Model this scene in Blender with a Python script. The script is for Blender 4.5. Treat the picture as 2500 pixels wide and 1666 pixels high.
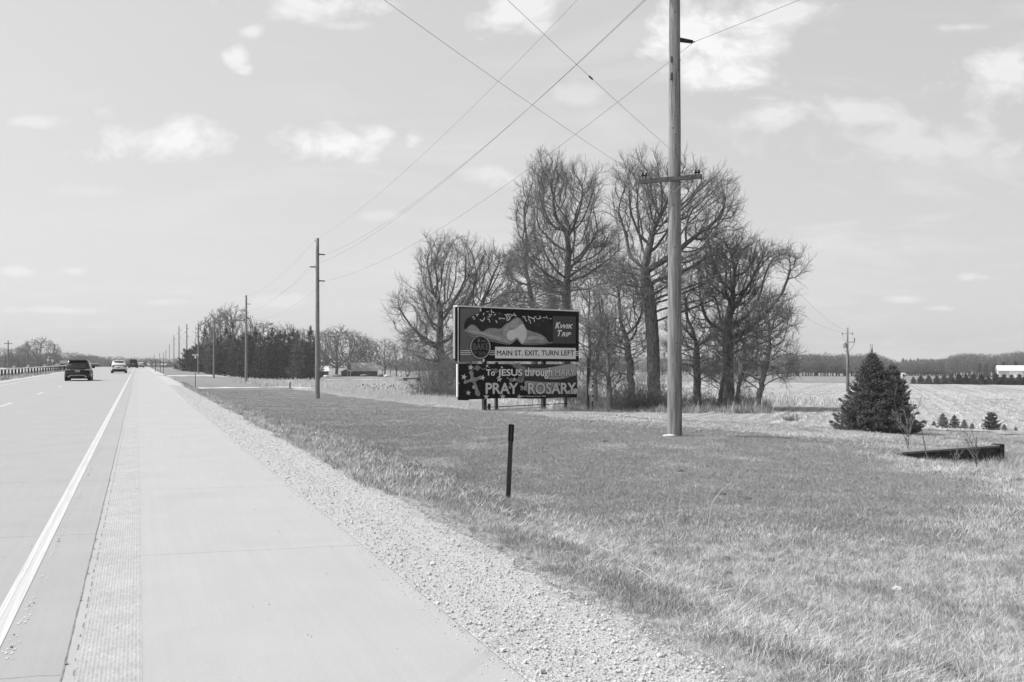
import bpy, bmesh, math, random
import numpy as np
from mathutils import Vector, Matrix, noise as mnoise

R = math.radians
C = bpy.context.scene.collection
for o in list(bpy.data.objects): bpy.data.objects.remove(o)

# ------------------------------------------------------------------ camera, sky, sun
F = 2200.0            # focal length in photo pixels (photo is 2500 wide)
TH = math.atan(913.0 / F)   # camera is turned this far to the right of the road
CT, ST = math.cos(TH), math.sin(TH)
EYE = 1.58
cam_d = bpy.data.cameras.new('camera'); cam = bpy.data.objects.new('camera', cam_d); C.objects.link(cam)
cam_d.sensor_width = 36.0; cam_d.lens = 36.0 * F / 2500.0
cam_d.shift_y = 0.0192; cam_d.clip_end = 9000; cam_d.clip_start = 0.05
cam.location = (0, 0, EYE); cam.rotation_euler = (R(90), 0, -TH)
bpy.context.scene.camera = cam

SUN_AZ = R(-64.0)     # heading of the sun from the road direction (+Y), negative = left
SUN_EL = R(54.0)
sd = Vector((math.sin(SUN_AZ) * math.cos(SUN_EL), math.cos(SUN_AZ) * math.cos(SUN_EL), math.sin(SUN_EL)))
sun_d = bpy.data.lights.new('sun', 'SUN'); sun_d.energy = 3.4; sun_d.angle = R(0.53); sun_d.color = (1, 1, 1)
sun = bpy.data.objects.new('sun', sun_d); C.objects.link(sun)
sun.rotation_euler = (-sd).to_track_quat('-Z', 'Y').to_euler()

sc = bpy.context.scene
sc.view_settings.view_transform = 'Standard'; sc.view_settings.look = 'None'
sc.view_settings.exposure = 0.25; sc.view_settings.gamma = 1.0
sc.cycles.use_denoising = True; sc.cycles.denoising_prefilter = 'ACCURATE'; sc.cycles.max_bounces = 6; sc.cycles.diffuse_bounces = 3; sc.cycles.glossy_bounces = 2
sc.cycles.transparent_max_bounces = 8; sc.cycles.volume_bounces = 0

W = bpy.data.worlds.new('World'); sc.world = W; W.use_nodes = True
wt = W.node_tree; wn = wt.nodes; wl = wt.links
for n in list(wn): wn.remove(n)

def mnode(nt, op, a, b=None, clamp=False):
    n = nt.nodes.new('ShaderNodeMath'); n.operation = op; n.use_clamp = clamp
    for i, v in enumerate((a, b)):
        if v is None: continue
        if isinstance(v, (int, float)): n.inputs[i].default_value = v
        else: nt.links.new(v, n.inputs[i])
    return n.outputs[0]

def build_world():
    m = lambda op, a, b=None, clamp=False: mnode(wt, op, a, b, clamp)
    out = wn.new('ShaderNodeOutputWorld'); bg = wn.new('ShaderNodeBackground')
    sky = wn.new('ShaderNodeTexSky'); sky.sky_type = 'NISHITA'; sky.sun_disc = False
    sky.sun_elevation = SUN_EL; sky.sun_rotation = SUN_AZ
    sky.air_density = 1.0; sky.dust_density = 1.6; sky.ozone_density = 1.0
    bw = wn.new('ShaderNodeRGBToBW'); wl.new(sky.outputs[0], bw.inputs[0])
    tc = wn.new('ShaderNodeTexCoord')
    def dot(v):
        n = wn.new('ShaderNodeVectorMath'); n.operation = 'DOT_PRODUCT'
        wl.new(tc.outputs['Generated'], n.inputs[0]); n.inputs[1].default_value = v; return n.outputs['Value']
    fw = m('MAXIMUM', dot((ST, CT, 0)), 0.05)
    a = m('DIVIDE', dot((CT, -ST, 0)), fw)
    b = m('DIVIDE', dot((0, 0, 1)), fw)
    cb = wn.new('ShaderNodeCombineXYZ'); wl.new(a, cb.inputs[0]); wl.new(b, cb.inputs[1])
    def nz(scale, detail, rough, sx=1, sy=1, dist=0.0, seed=0.0):
        mp = wn.new('ShaderNodeMapping'); mp.inputs['Scale'].default_value = (sx, sy, 1)
        mp.inputs['Location'].default_value = (seed, seed * .7, seed)
        wl.new(cb.outputs[0], mp.inputs[0])
        n = wn.new('ShaderNodeTexNoise'); n.inputs['Scale'].default_value = scale
        n.inputs['Detail'].default_value = detail; n.inputs['Roughness'].default_value = rough
        n.inputs['Distortion'].default_value = dist
        wl.new(mp.outputs[0], n.inputs[0]); return n.outputs[0]
    big = m('SUBTRACT', nz(13, 9, 0.62, 1, 1.5, 0.3), 0.5)
    # clouds at their place in the sky: (x, y, half width, half height, strength) in tangent units * 1000
    CL = [(-385, 244, 62, 20, 1.0), (-370, 258, 34, 15, .8), (-192, 239, 58, 19, 1.0), (-150, 250, 30, 14, .8), (-110, 243, 13, 12, .8),
          (-306, 338, 11, 12, .8), (-288, 366, 13, 7, .6), (-298, 322, 9, 6, .6), (-230, 395, 75, 14, .75), (-180, 372, 30, 5, .4),
          (6, 388, 44, 20, .8), (30, 372, 22, 9, .6), (190, 362, 55, 38, .95), (240, 340, 62, 40, 1.0), (305, 385, 45, 17, .7), (225, 312, 45, 14, .7),
          (286, 270, 50, 14, .6), (375, 272, 50, 14, .5), (535, 305, 58, 30, .7), (505, 370, 38, 5, .5), (450, 240, 120, 22, .4),
          (520, 92, 30, 6, .7), (440, 68, 20, 4, .5), (475, 58, 16, 3, .4), (-551, 99, 20, 5, .6), (-490, 100, 16, 5, .5),
          (-535, 265, 26, 7, .5), (-455, 277, 15, 9, .35), (-15, 208, 30, 12, .5), (80, 296, 30, 12, .35), (-470, 188, 40, 8, .25),
          (-520, 56, 70, 4, .5), (-390, 65, 25, 4, .4), (-260, 65, 40, 7, .4), (-150, 160, 30, 5, .3)]
    tot = None
    for (cx, cy, rx, ry, s) in CL:
        dx = m('MULTIPLY', m('SUBTRACT', a, cx / 1000), 780.0 / rx)
        dy = m('MULTIPLY', m('SUBTRACT', b, cy / 1000), 780.0 / ry)
        d = m('SQRT', m('ADD', m('MULTIPLY', dx, dx), m('MULTIPLY', dy, dy)))
        v = m('ADD', m('SUBTRACT', 1.0, d), m('MULTIPLY', big, 4.0))
        v = m('MULTIPLY', m('POWER', m('MULTIPLY', v, 1.25, True), 1.15), s)
        tot = v if tot is None else m('MAXIMUM', tot, v)
    # thin streaky cirrus
    wis = nz(3.2, 7, 0.6, 1, 4.2, 0.5, 3.3)
    wis = m('MULTIPLY', m('SUBTRACT', wis, 0.5), 3.4, True)
    side = m('ADD', m('MULTIPLY', a, 0.8), 0.62, True)
    fade = m('SUBTRACT', 1.0, m('MULTIPLY', b, 1.3, True))
    wis = m('MULTIPLY', m('MULTIPLY', wis, side), m('MULTIPLY', fade, 0.95))
    low = m('MULTIPLY', m('SUBTRACT', nz(7, 6, 0.6, 1, 7, 0.2, 8.1), 0.52), 3.5, True)
    low = m('MULTIPLY', low, m('MULTIPLY', m('SUBTRACT', 0.2, b), 2.2, True))
    tot = m('MAXIMUM', tot, m('MAXIMUM', wis, low))
    tot = m('MULTIPLY', tot, m('ADD', .72, m('MULTIPLY', nz(22, 7, .6, 1, 1.8, .4, 5.5), .56)), True)
    # photo-like even sky brightness: compress the sky's own range, clouds sit a little above it
    base = m('MULTIPLY', m('POWER', bw.outputs[0], SKY_P), SKY_K)
    base = m('MULTIPLY', base, m('SUBTRACT', 1.0, m('MULTIPLY', a, 0.08)))
    mix = wn.new('ShaderNodeMix'); mix.data_type = 'FLOAT'
    wl.new(tot, mix.inputs[0]); wl.new(base, mix.inputs[2]); mix.inputs[3].default_value = CLOUD_V
    wl.new(mix.outputs[0], bg.inputs[0]); bg.inputs[1].default_value = 0.1
    wl.new(bg.outputs[0], out.inputs[0])
SKY_P, SKY_K, CLOUD_V = 0.22, 4.45, 8.1
build_world()
HAZE = 0.0003

# ------------------------------------------------------------------ helpers
def loc(px, Z):
    """plan position of a thing seen at photo column px, Z metres out"""
    L = (px - 1250.0) * Z / F
    return (L * CT + Z * ST, Z * CT - L * ST)
def zat(py, Z): return EYE - (py - 881.0) * Z / F

def sm(a, b, x):
    t = np.clip((x - a) / (b - a), 0, 1); return t * t * (3 - 2 * t)
def T(x, y):
    """terrain height"""
    x = np.asarray(x, float); y = np.asarray(y, float)
    t = np.maximum(0, y - 240); zr = np.where(t < 160, -1.2e-4 * t * t, -3.072 - 0.0384 * (t - 160)); zr = np.maximum(zr, -5.5)
    dist = np.sqrt(x * x + y * y)
    lo = np.interp(y, [-50, 0, 13, 21, 47, 74, 138, 198, 242, 275, 310, 400, 600], [-.6, -.6, -.62, -.46, -1.1, -1.48, -1.75, -2.05, -1.7, -1.0, -.8, -1.2, -3.4])
    far = -.9 - .0095 * np.minimum(dist, 430) - .0 * dist
    s1 = sm(2.5, 6.0, x); s2 = sm(14, 30, x)
    und = 0.035 * np.sin(x * .9 + y * .35) * np.sin(y * .62 - x * .2) + .02 * np.sin(x * 2.1 - y * .8) * np.sin(y * 1.7)
    right = zr * (1 - s1) + s1 * (lo * (1 - s2) + far * s2)
    dip = .42 * sm(16.9, 15.8, y) * sm(6, 12, y) * (.3 + .7 * sm(16.6, 19.6, x)) * sm(15.9, 16.5, x) * sm(27, 21.5, x)
    right = right - dip + und * s1 - .04 * sm(1.77, 2.5, x)
    sl = sm(-9.2, -15, x)
    left = zr - .25 * sl + und * sl + 1.7 * np.exp(-((x + 62) / 15) ** 2) * sm(120, 170, y) * sm(330, 250, y)
    return np.where(x > 1.77, right, np.where(x < -9.0, left, zr))
def T1(x, y): return float(T(x, y))
def zr1(y): return T1(0, y)

def mat(name, c, c2=None, scale=5.0, detail=4.0, rough=.85, bump=0.0, bscale=None, metal=0.0, lo=.35, hi=.65, stretch=None, spec=.3):
    m = bpy.data.materials.new(name); m.use_nodes = True; nt = m.node_tree
    b = nt.nodes['Principled BSDF']; b.inputs['Roughness'].default_value = rough; b.inputs['Metallic'].default_value = metal
    b.inputs['Specular IOR Level'].default_value = spec
    tc = nt.nodes.new('ShaderNodeTexCoord'); src = tc.outputs['Object']
    if stretch:
        mp = nt.nodes.new('ShaderNodeMapping'); mp.inputs['Scale'].default_value = stretch
        nt.links.new(src, mp.inputs[0]); src = mp.outputs[0]
    if c2 is None: c2 = c * 1.12
    n = nt.nodes.new('ShaderNodeTexNoise'); n.inputs['Scale'].default_value = scale; n.inputs['Detail'].default_value = detail
    n.inputs['Roughness'].default_value = .6
    nt.links.new(src, n.inputs['Vector'])
    r = nt.nodes.new('ShaderNodeMapRange'); r.inputs[1].default_value = lo; r.inputs[2].default_value = hi
    r.inputs[3].default_value = c; r.inputs[4].default_value = c2
    nt.links.new(n.outputs[0], r.inputs[0]); nt.links.new(r.outputs[0], b.inputs['Base Color'])
    if bump:
        bn = nt.nodes.new('ShaderNodeTexNoise'); bn.inputs['Scale'].default_value = bscale or scale * 3; bn.inputs['Detail'].default_value = 5
        nt.links.new(src, bn.inputs['Vector'])
        bu = nt.nodes.new('ShaderNodeBump'); bu.inputs['Strength'].default_value = 1; bu.inputs['Distance'].default_value = bump
        nt.links.new(bn.outputs[0], bu.inputs['Height']); nt.links.new(bu.outputs[0], b.inputs['Normal'])
    return m

def mat_island(name, c1, c2, rough=.8, power=1.0):
    """every blade / shoot its own shade"""
    m = bpy.data.materials.new(name); m.use_nodes = True; nt = m.node_tree
    b = nt.nodes['Principled BSDF']; b.inputs['Roughness'].default_value = rough; b.inputs['Specular IOR Level'].default_value = .15
    g = nt.nodes.new('ShaderNodeNewGeometry')
    oi = nt.nodes.new('ShaderNodeObjectInfo')
    v = mnode(nt, 'ADD', mnode(nt, 'MULTIPLY', g.outputs['Random Per Island'], .65), mnode(nt, 'MULTIPLY', oi.outputs['Random'], .35))
    v = mnode(nt, 'POWER', v, power)
    v = mnode(nt, 'ADD', mnode(nt, 'MULTIPLY', v, c2 - c1), c1)
    nt.links.new(v, b.inputs['Base Color'])
    return m

def mesh_obj(name, verts, faces, m, parent=None, smooth=False):
    me = bpy.data.meshes.new(name)
    me.from_pydata([tuple(v) for v in verts], [], faces); me.update()
    return link_mesh(name, me, m, parent, smooth)
def link_mesh(name, me, m, parent=None, smooth=False):
    if m is not None:
        for mm in (m if isinstance(m, (list, tuple)) else [m]): me.materials.append(mm)
    if smooth: me.polygons.foreach_set('use_smooth', [True] * len(me.polygons))
    o = bpy.data.objects.new(name, me); C.objects.link(o)
    if parent is not None: o.parent = parent
    return o
def np_mesh(name, V, Q, m, parent=None, smooth=False):
    """V (n,3) floats, Q (k,4) or (k,3) ints"""
    me = bpy.data.meshes.new(name); V = np.ascontiguousarray(V, np.float32); Q = np.ascontiguousarray(Q, np.int32)
    k = Q.shape[1]
    me.vertices.add(len(V)); me.vertices.foreach_set('co', V.ravel())
    me.loops.add(Q.size); me.loops.foreach_set('vertex_index', Q.ravel())
    me.polygons.add(len(Q)); me.polygons.foreach_set('loop_start', np.arange(0, Q.size, k, dtype=np.int32))
    me.update(calc_edges=True); me.validate()
    return link_mesh(name, me, m, parent, smooth)

class MB:
    """collects shapes, builds ONE mesh object"""
    def __init__(s): s.v = []; s.f = []; s.mi = []
    def add(s, vs, fs, mi=0):
        b = len(s.v); s.v += [tuple(v) for v in vs]; s.f += [tuple(b + i for i in f) for f in fs]; s.mi += [mi] * len(fs)
    def box(s, x0, x1, y0, y1, z0, z1, mi=0):
        s.add([(x, y, z) for z in (z0, z1) for y in (y0, y1) for x in (x0, x1)],
              [(0, 2, 3, 1), (4, 5, 7, 6), (0, 1, 5, 4), (2, 6, 7, 3), (0, 4, 6, 2), (1, 3, 7, 5)], mi)
    def bar(s, p, q, w, h=None, mi=0):
        p = Vector(p); q = Vector(q); d = (q - p).normalized(); h = h or w
        ref = Vector((0, 0, 1)) if abs(d.z) < .9 else Vector((1, 0, 0))
        a = d.cross(ref).normalized() * w / 2; b = a.cross(d).normalized() * h / 2
        vs = [c + sa * a + sb * b for c in (p, q) for sa, sb in ((-1, -1), (1, -1), (1, 1), (-1, 1))]
        s.add(vs, [(3, 2, 1, 0), (4, 5, 6, 7)] + [(i, (i + 1) % 4, (i + 1) % 4 + 4, i + 4) for i in range(4)], mi)
    def tube(s, pts, rad, n=8, mi=0, cap=True):
        pts = [Vector(p) for p in pts]; k = len(pts)
        if not isinstance(rad, (list, tuple)): rad = [rad] * k
        vs = []; ref = None
        for i, p in enumerate(pts):
            d = (pts[min(i + 1, k - 1)] - pts[max(i - 1, 0)]).normalized()
            if ref is None: ref = Vector((0, 0, 1)) if abs(d.z) < .9 else Vector((1, 0, 0))
            a = d.cross(ref).normalized(); b = d.cross(a).normalized()
            ref = b.cross(d).normalized() if False else ref
            vs += [p + rad[i] * (math.cos(t) * a + math.sin(t) * b) for t in [2 * math.pi * j / n for j in range(n)]]
        fs = [(i * n + j, i * n + (j + 1) % n, (i + 1) * n + (j + 1) % n, (i + 1) * n + j) for i in range(k - 1) for j in range(n)]
        if cap: fs += [tuple(range(n - 1, -1, -1)), tuple((k - 1) * n + j for j in range(n))]
        s.add(vs, fs, mi)
    def lathe(s, prof, n=16, c=(0, 0, 0), axis='z', mi=0):
        vs = []
        for r, h in prof:
            for j in range(n):
                t = 2 * math.pi * j / n; u, w = r * math.cos(t), r * math.sin(t)
                vs.append((c[0] + u, c[1] + w, c[2] + h) if axis == 'z' else (c[0] + h, c[1] + u, c[2] + w) if axis == 'x' else (c[0] + u, c[1] + h, c[2] + w))
        k = len(prof)
        fs = [(i * n + j, i * n + (j + 1) % n, (i + 1) * n + (j + 1) % n, (i + 1) * n + j) for i in range(k - 1) for j in range(n)]
        fs += [tuple(range(n - 1, -1, -1)), tuple((k - 1) * n + j for j in range(n))]
        s.add(vs, fs, mi)
    def build(s, name, m, parent=None, smooth=False):
        me = bpy.data.meshes.new(name); me.from_pydata(s.v, [], s.f); me.update()
        if isinstance(m, (list, tuple)): me.polygons.foreach_set('material_index', s.mi)
        bm = bmesh.new(); bm.from_mesh(me); bmesh.ops.recalc_face_normals(bm, faces=bm.faces); bm.to_mesh(me); bm.free()
        return link_mesh(name, me, m, parent, smooth)

def tag(o, label=None, cat=None, group=None, kind=None):
    if label: o['label'] = label
    if cat: o['category'] = cat
    if group: o['group'] = group
    if kind: o['kind'] = kind
    return o
def thing(name, label, cat, p=(0, 0, 0), rz=0.0, group=None):
    o = bpy.data.objects.new(name, None); C.objects.link(o); o.location = p; o.rotation_euler = (0, 0, rz)
    o.empty_display_size = .2
    return tag(o, label, cat, group)
def copy_tree(o, p, rz=0.0, s=1.0, label=None, group=None, tilt=(0, 0)):
    c = o.copy(); C.objects.link(c); c.location = p; c.rotation_euler = (tilt[0], tilt[1], rz)
    c.scale = s if isinstance(s, tuple) else (s, s, s)
    if label: c['label'] = label
    if group: c['group'] = group
    for ch in list(o.children):
        d = ch.copy(); C.objects.link(d); d.parent = c
        for g in list(ch.children):
            e = g.copy(); C.objects.link(e); e.parent = d
    return c
def move(o, p, rz=0.0, s=1.0, label=None, group=None):
    o.location = p; o.rotation_euler = (0, 0, rz); o.scale = s if isinstance(s, tuple) else (s, s, s)
    if label: o['label'] = label
    if group: o['group'] = group
    return o

# ------------------------------------------------------------------ materials
def attr_ground():
    """soil and turf: straw-coloured rough margin, greener mown turf, by noise and place"""
    m = bpy.data.materials.new('turf'); m.use_nodes = True; nt = m.node_tree
    b = nt.nodes['Principled BSDF']; b.inputs['Roughness'].default_value = .95; b.inputs['Specular IOR Level'].default_value = .1
    at = nt.nodes.new('ShaderNodeAttribute'); at.attribute_name = 'rough'
    tc = nt.nodes.new('ShaderNodeTexCoord')
    def nz(s, d, lo, hi, a, bb, st=None):
        n = nt.nodes.new('ShaderNodeTexNoise'); n.inputs['Scale'].default_value = s; n.inputs['Detail'].default_value = d; n.inputs['Roughness'].default_value = .65
        src = tc.outputs['Object']
        if st:
            mp = nt.nodes.new('ShaderNodeMapping'); mp.inputs['Scale'].default_value = st; nt.links.new(src, mp.inputs[0]); src = mp.outputs[0]
        nt.links.new(src, n.inputs['Vector'])
        r = nt.nodes.new('ShaderNodeMapRange'); r.inputs[1].default_value = lo; r.inputs[2].default_value = hi; r.inputs[3].default_value = a; r.inputs[4].default_value = bb
        nt.links.new(n.outputs[0], r.inputs[0]); return r.outputs[0]
    fine = nz(26, 6, .3, .7, .72, 1.28)
    mid = nz(1.3, 6, .3, .7, .8, 1.2)
    big = nz(.16, 5, .3, .7, .88, 1.12)
    lawn = mnode(nt, 'MULTIPLY', mnode(nt, 'MULTIPLY', fine, mid), mnode(nt, 'MULTIPLY', big, G_LAWN))
    straw = mnode(nt, 'MULTIPLY', mnode(nt, 'MULTIPLY', nz(18, 6, .3, .7, .6, 1.35), mid), G_STRAW)
    mask = mnode(nt, 'MULTIPLY', mnode(nt, 'SUBTRACT', mnode(nt, 'ADD', at.outputs['Fac'], mnode(nt, 'MULTIPLY', nz(2.2, 6, .3, .7, -.5, .5), .7)), .3), 2.2, True)
    mx = nt.nodes.new('ShaderNodeMix'); mx.data_type = 'FLOAT'
    nt.links.new(mask, mx.inputs[0]); nt.links.new(lawn, mx.inputs[2]); nt.links.new(straw, mx.inputs[3])
    nt.links.new(mx.outputs[0], b.inputs['Base Color'])
    bu = nt.nodes.new('ShaderNodeBump'); bu.inputs['Distance'].default_value = .05; bu.inputs['Strength'].default_value = .9
    bn = nt.nodes.new('ShaderNodeTexNoise'); bn.inputs['Scale'].default_value = 30; bn.inputs['Detail'].default_value = 6
    nt.links.new(tc.outputs['Object'], bn.inputs['Vector']); nt.links.new(bn.outputs[0], bu.inputs['Height']); nt.links.new(bu.outputs[0], b.inputs['Normal'])
    return m
G_LAWN, G_STRAW = .24, .46

def concrete(name, base, joints=True, groove=False, seedy=0):
    m = bpy.data.materials.new(name); m.use_nodes = True; nt = m.node_tree
    b = nt.nodes['Principled BSDF']; b.inputs['Roughness'].default_value = .9; b.inputs['Specular IOR Level'].default_value = .2
    tc = nt.nodes.new('ShaderNodeTexCoord'); sx = nt.nodes.new('ShaderNodeSeparateXYZ'); nt.links.new(tc.outputs['Object'], sx.inputs[0])
    q = lambda op, a, bb=None, c=False: mnode(nt, op, a, bb, c)
    def nz(s, d, lo, hi, a, bb, st=(1, 1, 1)):
        mp = nt.nodes.new('ShaderNodeMapping'); mp.inputs['Scale'].default_value = st; nt.links.new(tc.outputs['Object'], mp.inputs[0])
        n = nt.nodes.new('ShaderNodeTexNoise'); n.inputs['Scale'].default_value = s; n.inputs['Detail'].default_value = d; n.inputs['Roughness'].default_value = .62
        nt.links.new(mp.outputs[0], n.inputs['Vector'])
        r = nt.nodes.new('ShaderNodeMapRange'); r.inputs[1].default_value = lo; r.inputs[2].default_value = hi; r.inputs[3].default_value = a; r.inputs[4].default_value = bb
        nt.links.new(n.outputs[0], r.inputs[0]); return r.outputs[0]
    v = q('MULTIPLY', nz(60, 5, .3, .7, .95, 1.05), nz(1.1, 6, .3, .7, .965, 1.035))
    v = q('MULTIPLY', v, nz(3.0, 5, .3, .7, .975, 1.025, (6, .12, 1)))       # drag and wheel marks along the road
    v = q('MULTIPLY', v, nz(14, 3, .72, .76, 1.0, .74))
    v = q('MULTIPLY', v, nz(.7, 5, .55, .75, 1.0, .93))
    v = q('MULTIPLY', v, nz(170, 2, .3, .7, .93, 1.06))                         # small dark spots
    if groove:
        v = q('MULTIPLY', v, nz(26, 5, .35, .78, 1.05, .86, (1, .6, 1)))
        v = q('MULTIPLY', v, nz(5, 4, .35, .65, .97, 1.06))
        v = q('MULTIPLY', v, nz(3, 4, .4, .6, .96, 1.04))
    if joints:
        t = q('ADD', sx.outputs[1], q('MULTIPLY', sx.outputs[0], .16)); t = q('ADD', t, seedy + 457.0)
        t = q('ADD', t, nz(4, 3, .3, .7, -.012, .012))
        f = q('ABSOLUTE', q('SUBTRACT', q('MODULO', t, 4.0), 2.0))
        v = q('SUBTRACT', v, q('MULTIPLY', q('LESS_THAN', f, .008), .30))
    v = q('MULTIPLY', v, base); nt.links.new(v, b.inputs['Base Color'])
    bu = nt.nodes.new('ShaderNodeBump'); bu.inputs['Distance'].default_value = .0028 if groove else .0007; bu.inputs['Strength'].default_value = 1
    h = nz(220, 3, .3, .7, 0, 1)
    if groove:
        w = q('SINE', q('MULTIPLY', sx.outputs[0], 2 * math.pi / .02)); w2 = q('SINE', q('MULTIPLY', sx.outputs[1], 2 * math.pi / .30))
        h = q('ADD', q('ADD', q('MULTIPLY', w, .16), nz(30, 4, .3, .7, -.7, .7)), q('MULTIPLY', w2, .35))
    nt.links.new(h, bu.inputs['Height']); nt.links.new(bu.outputs[0], b.inputs['Normal'])
    return m

def field_mat():
    m = bpy.data.materials.new('stubble'); m.use_nodes = True; nt = m.node_tree
    b = nt.nodes['Principled BSDF']; b.inputs['Roughness'].default_value = .95; b.inputs['Specular IOR Level'].default_value = .1
    tc = nt.nodes.new('ShaderNodeTexCoord'); sx = nt.nodes.new('ShaderNodeSeparateXYZ'); nt.links.new(tc.outputs['Object'], sx.inputs[0])
    q = lambda op, a, bb=None, c=False: mnode(nt, op, a, bb, c)
    def nz(s, d, lo, hi, a, bb, st=(1, 1, 1), rot=0):
        mp = nt.nodes.new('ShaderNodeMapping'); mp.inputs['Scale'].default_value = st; nt.links.new(tc.outputs['Object'], mp.inputs[0])
        n = nt.nodes.new('ShaderNodeTexNoise'); n.inputs['Scale'].default_value = s; n.inputs['Detail'].default_value = d; n.inputs['Roughness'].default_value = .7
        nt.links.new(mp.outputs[0], n.inputs['Vector'])
        r = nt.nodes.new('ShaderNodeMapRange'); r.inputs[1].default_value = lo; r.inputs[2].default_value = hi; r.inputs[3].default_value = a; r.inputs[4].default_value = bb
        nt.links.new(n.outputs[0], r.inputs[0]); return r.outputs[0]
    # object x runs along the rows, y across them (the sheet is modelled turned)
    wv = q('SINE', q('ADD', q('MULTIPLY', sx.outputs[1], 2 * math.pi / .76), nz(.5, 3, .3, .7, -.6, .6)))
    v = q('MULTIPLY', nz(9, 8, .32, .68, .76, 1.2), nz(2.5, 5, .3, .7, .9, 1.1, (.25, 1, 1)))
    v = q('MULTIPLY', v, q('ADD', 1.0, q('MULTIPLY', wv, .13)))
    v = q('MULTIPLY', v, nz(1.0, 4, .38, .62, .78, 1.08, (.012, .6, 1)))   # darker planter passes along the rows
    v = q('MULTIPLY', v, nz(.06, 4, .3, .7, .9, 1.06))
    v = q('MULTIPLY', v, FIELD_C); nt.links.new(v, b.inputs['Base Color'])
    bu = nt.nodes.new('ShaderNodeBump'); bu.inputs['Distance'].default_value = .07; bu.inputs['Strength'].default_value = .8
    nt.links.new(nz(9, 8, .3, .7, 0, 1), bu.inputs['Height']); nt.links.new(bu.outputs[0], b.inputs['Normal'])
    return m
FIELD_C = .46

M = dict(
    turf=attr_ground(), field=field_mat(),
    lane=concrete('lane_concrete', .365), shoulder=concrete('shoulder_concrete', .415, seedy=1.1), rumble=concrete('rumble_concrete', .41, False, True),
    paint=mat('road_paint', .62, .47, 9, 6, .7, lo=.35, hi=.7, stretch=(9, .12, 1)), wornpaint=mat('worn_paint', .46, .56, 9, 6, .7, lo=.35, hi=.7, stretch=(9, .15, 1)), flake=mat('old_paint', .58, .5, 20),
    crack=mat('crack', .14, .28, 30), gravel=mat('gravel', .34, .60, 60, 8, .95, .02, 60, lo=.36, hi=.6), track=mat('gravel_track', .5, .64, 3, 6, .95, .01, 20),
    stone=mat_island('pebble', .26, .66), farturf=mat('pasture', .24, .36, .05, 8, .95),
    wood=mat('pole_wood', .15, .34, 3, 8, .85, .012, 12, stretch=(6, 6, .35)), wood2=mat('weathered_wood', .13, .24, 3, 6, .85, stretch=(6, 6, .4)),
    darkwood=mat('creosote_timber', .02, .07, 4, 6, .8, .01, stretch=(.7, 3, 3)), insul=mat('insulator', .012, .02, rough=.35), steel=mat('galvanised', .4, .5, 12, rough=.45, metal=.6),
    wire=mat('wire', .07, .09, rough=.6), knot=mat('knot', .035, .06), bark=mat('bark', .06, .20, 7, 8, .9, .03, 14, stretch=(3, 3, .5)), twig=mat_island('twig', .09, .38, .9, 1.3),
    palebark=mat('pale_bark', .13, .24, 6, 6, .9, .02), fartwig=mat_island('far_twig', .08, .36, .95, 1.2),
    needle=mat_island('needles', .06, .44, .7, 1.4), farneedle=mat_island('far_needles', .03, .30, .9, 1.6), cone_bark=mat('conifer_bark', .05, .09, 6),
    postgreen=mat('painted_steel_post', .06, .10, 8, 4, .55, lo=.3), postblack=mat('black_sleeve', .008, .015, rough=.5), hole=mat('hole_light', .35, .4),
    white=mat('white_paint', .8, .74, 2, rough=.5), roofm=mat('white_metal_roof', .78, .72, 1, rough=.5), redbarn=mat('barn_boards', .045, .075, 2, stretch=(3, 3, .3)), barnroof=mat('barn_roof', .34, .42, 1.5, rough=.6),
    dark=mat('dark_opening', .01, .015), paleg=mat('pale_siding', .5, .56, 1, stretch=(1, 1, 4)), brownwall=mat('dark_siding', .05, .08, 1),
    straw=mat_island('straw_blades', .36, .93, .9), green=mat_island('green_blades', .15, .52, .8), lawn=mat_island('lawn_blades', .24, .52, .85),
    stalk=mat('dry_stalk', .55, .7, 4), leaf=mat_island('leaf_litter', .2, .7), clod=mat('dark_clod', .09, .2, 30, bump=.02), rock=mat('pale_rock', .5, .72, 6, bump=.02),
    brush=mat_island('brush_stems', .10, .30, .9), cornst=mat_island('corn_stubble', .42, .88, .9), seed=mat('seed_head', .03, .05),
)

# ------------------------------------------------------------------ the setting
def roughness_at(x, y):
    """1 = unmown straw grass, 0 = mown turf"""
    Z = x * ST + y * CT
    lim = 11.6 + 8.0 * sm(10.5, 16, x) + .9 * np.sin(x * 1.3) + .5 * np.sin(x * 3.1 + y)
    near = sm(lim + 1.5, lim - 1.0, Z)
    strip = sm(3.9 + .25 * np.sin(y * .8), 3.0, x)
    edge = sm(16.3, 17.2, x + .4 * np.sin(y * .5)) * sm(21, 27, y) * sm(46, 40, x)
    slope = sm(18, 20, x) * sm(24, 18, y) * sm(35, 31, (x + y) * .7071)
    left = np.where(x < -8, .85, 0)
    return np.clip(np.maximum.reduce([near, strip * .9, edge, slope * .6, left]), 0, 1)

def geo(a, b, s0, k):
    out = [a]; s = s0
    while (out[-1] < b if s0 > 0 else out[-1] > b): out.append(out[-1] + s); s *= k
    return out
gx = sorted(set([round(v, 3) for v in
     geo(-9.0, -2600, -1.2, 1.16) + [-8.95, 1.70, 1.77] + list(np.arange(2.2, 34, .5)) + geo(34, 2600, 1.5, 1.12)]))
gy = sorted(set([round(v, 3) for v in list(np.arange(-30, 0, 3.0)) + list(np.arange(0, 36, .5)) + list(np.arange(36, 130, 2.0)) + list(np.arange(130, 430, 6.0)) + geo(430, 3600, 14, 1.16)]))
X, Y = np.meshgrid(gx, gy)
Zg = T(X, Y) - np.where((X > -8.97) & (X < 1.72), .30, 0)
n0, n1 = X.shape
idx = np.arange(n0 * n1).reshape(n0, n1)
Q = np.stack([idx[:-1, :-1], idx[:-1, 1:], idx[1:, 1:], idx[1:, :-1]], -1).reshape(-1, 4)
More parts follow.
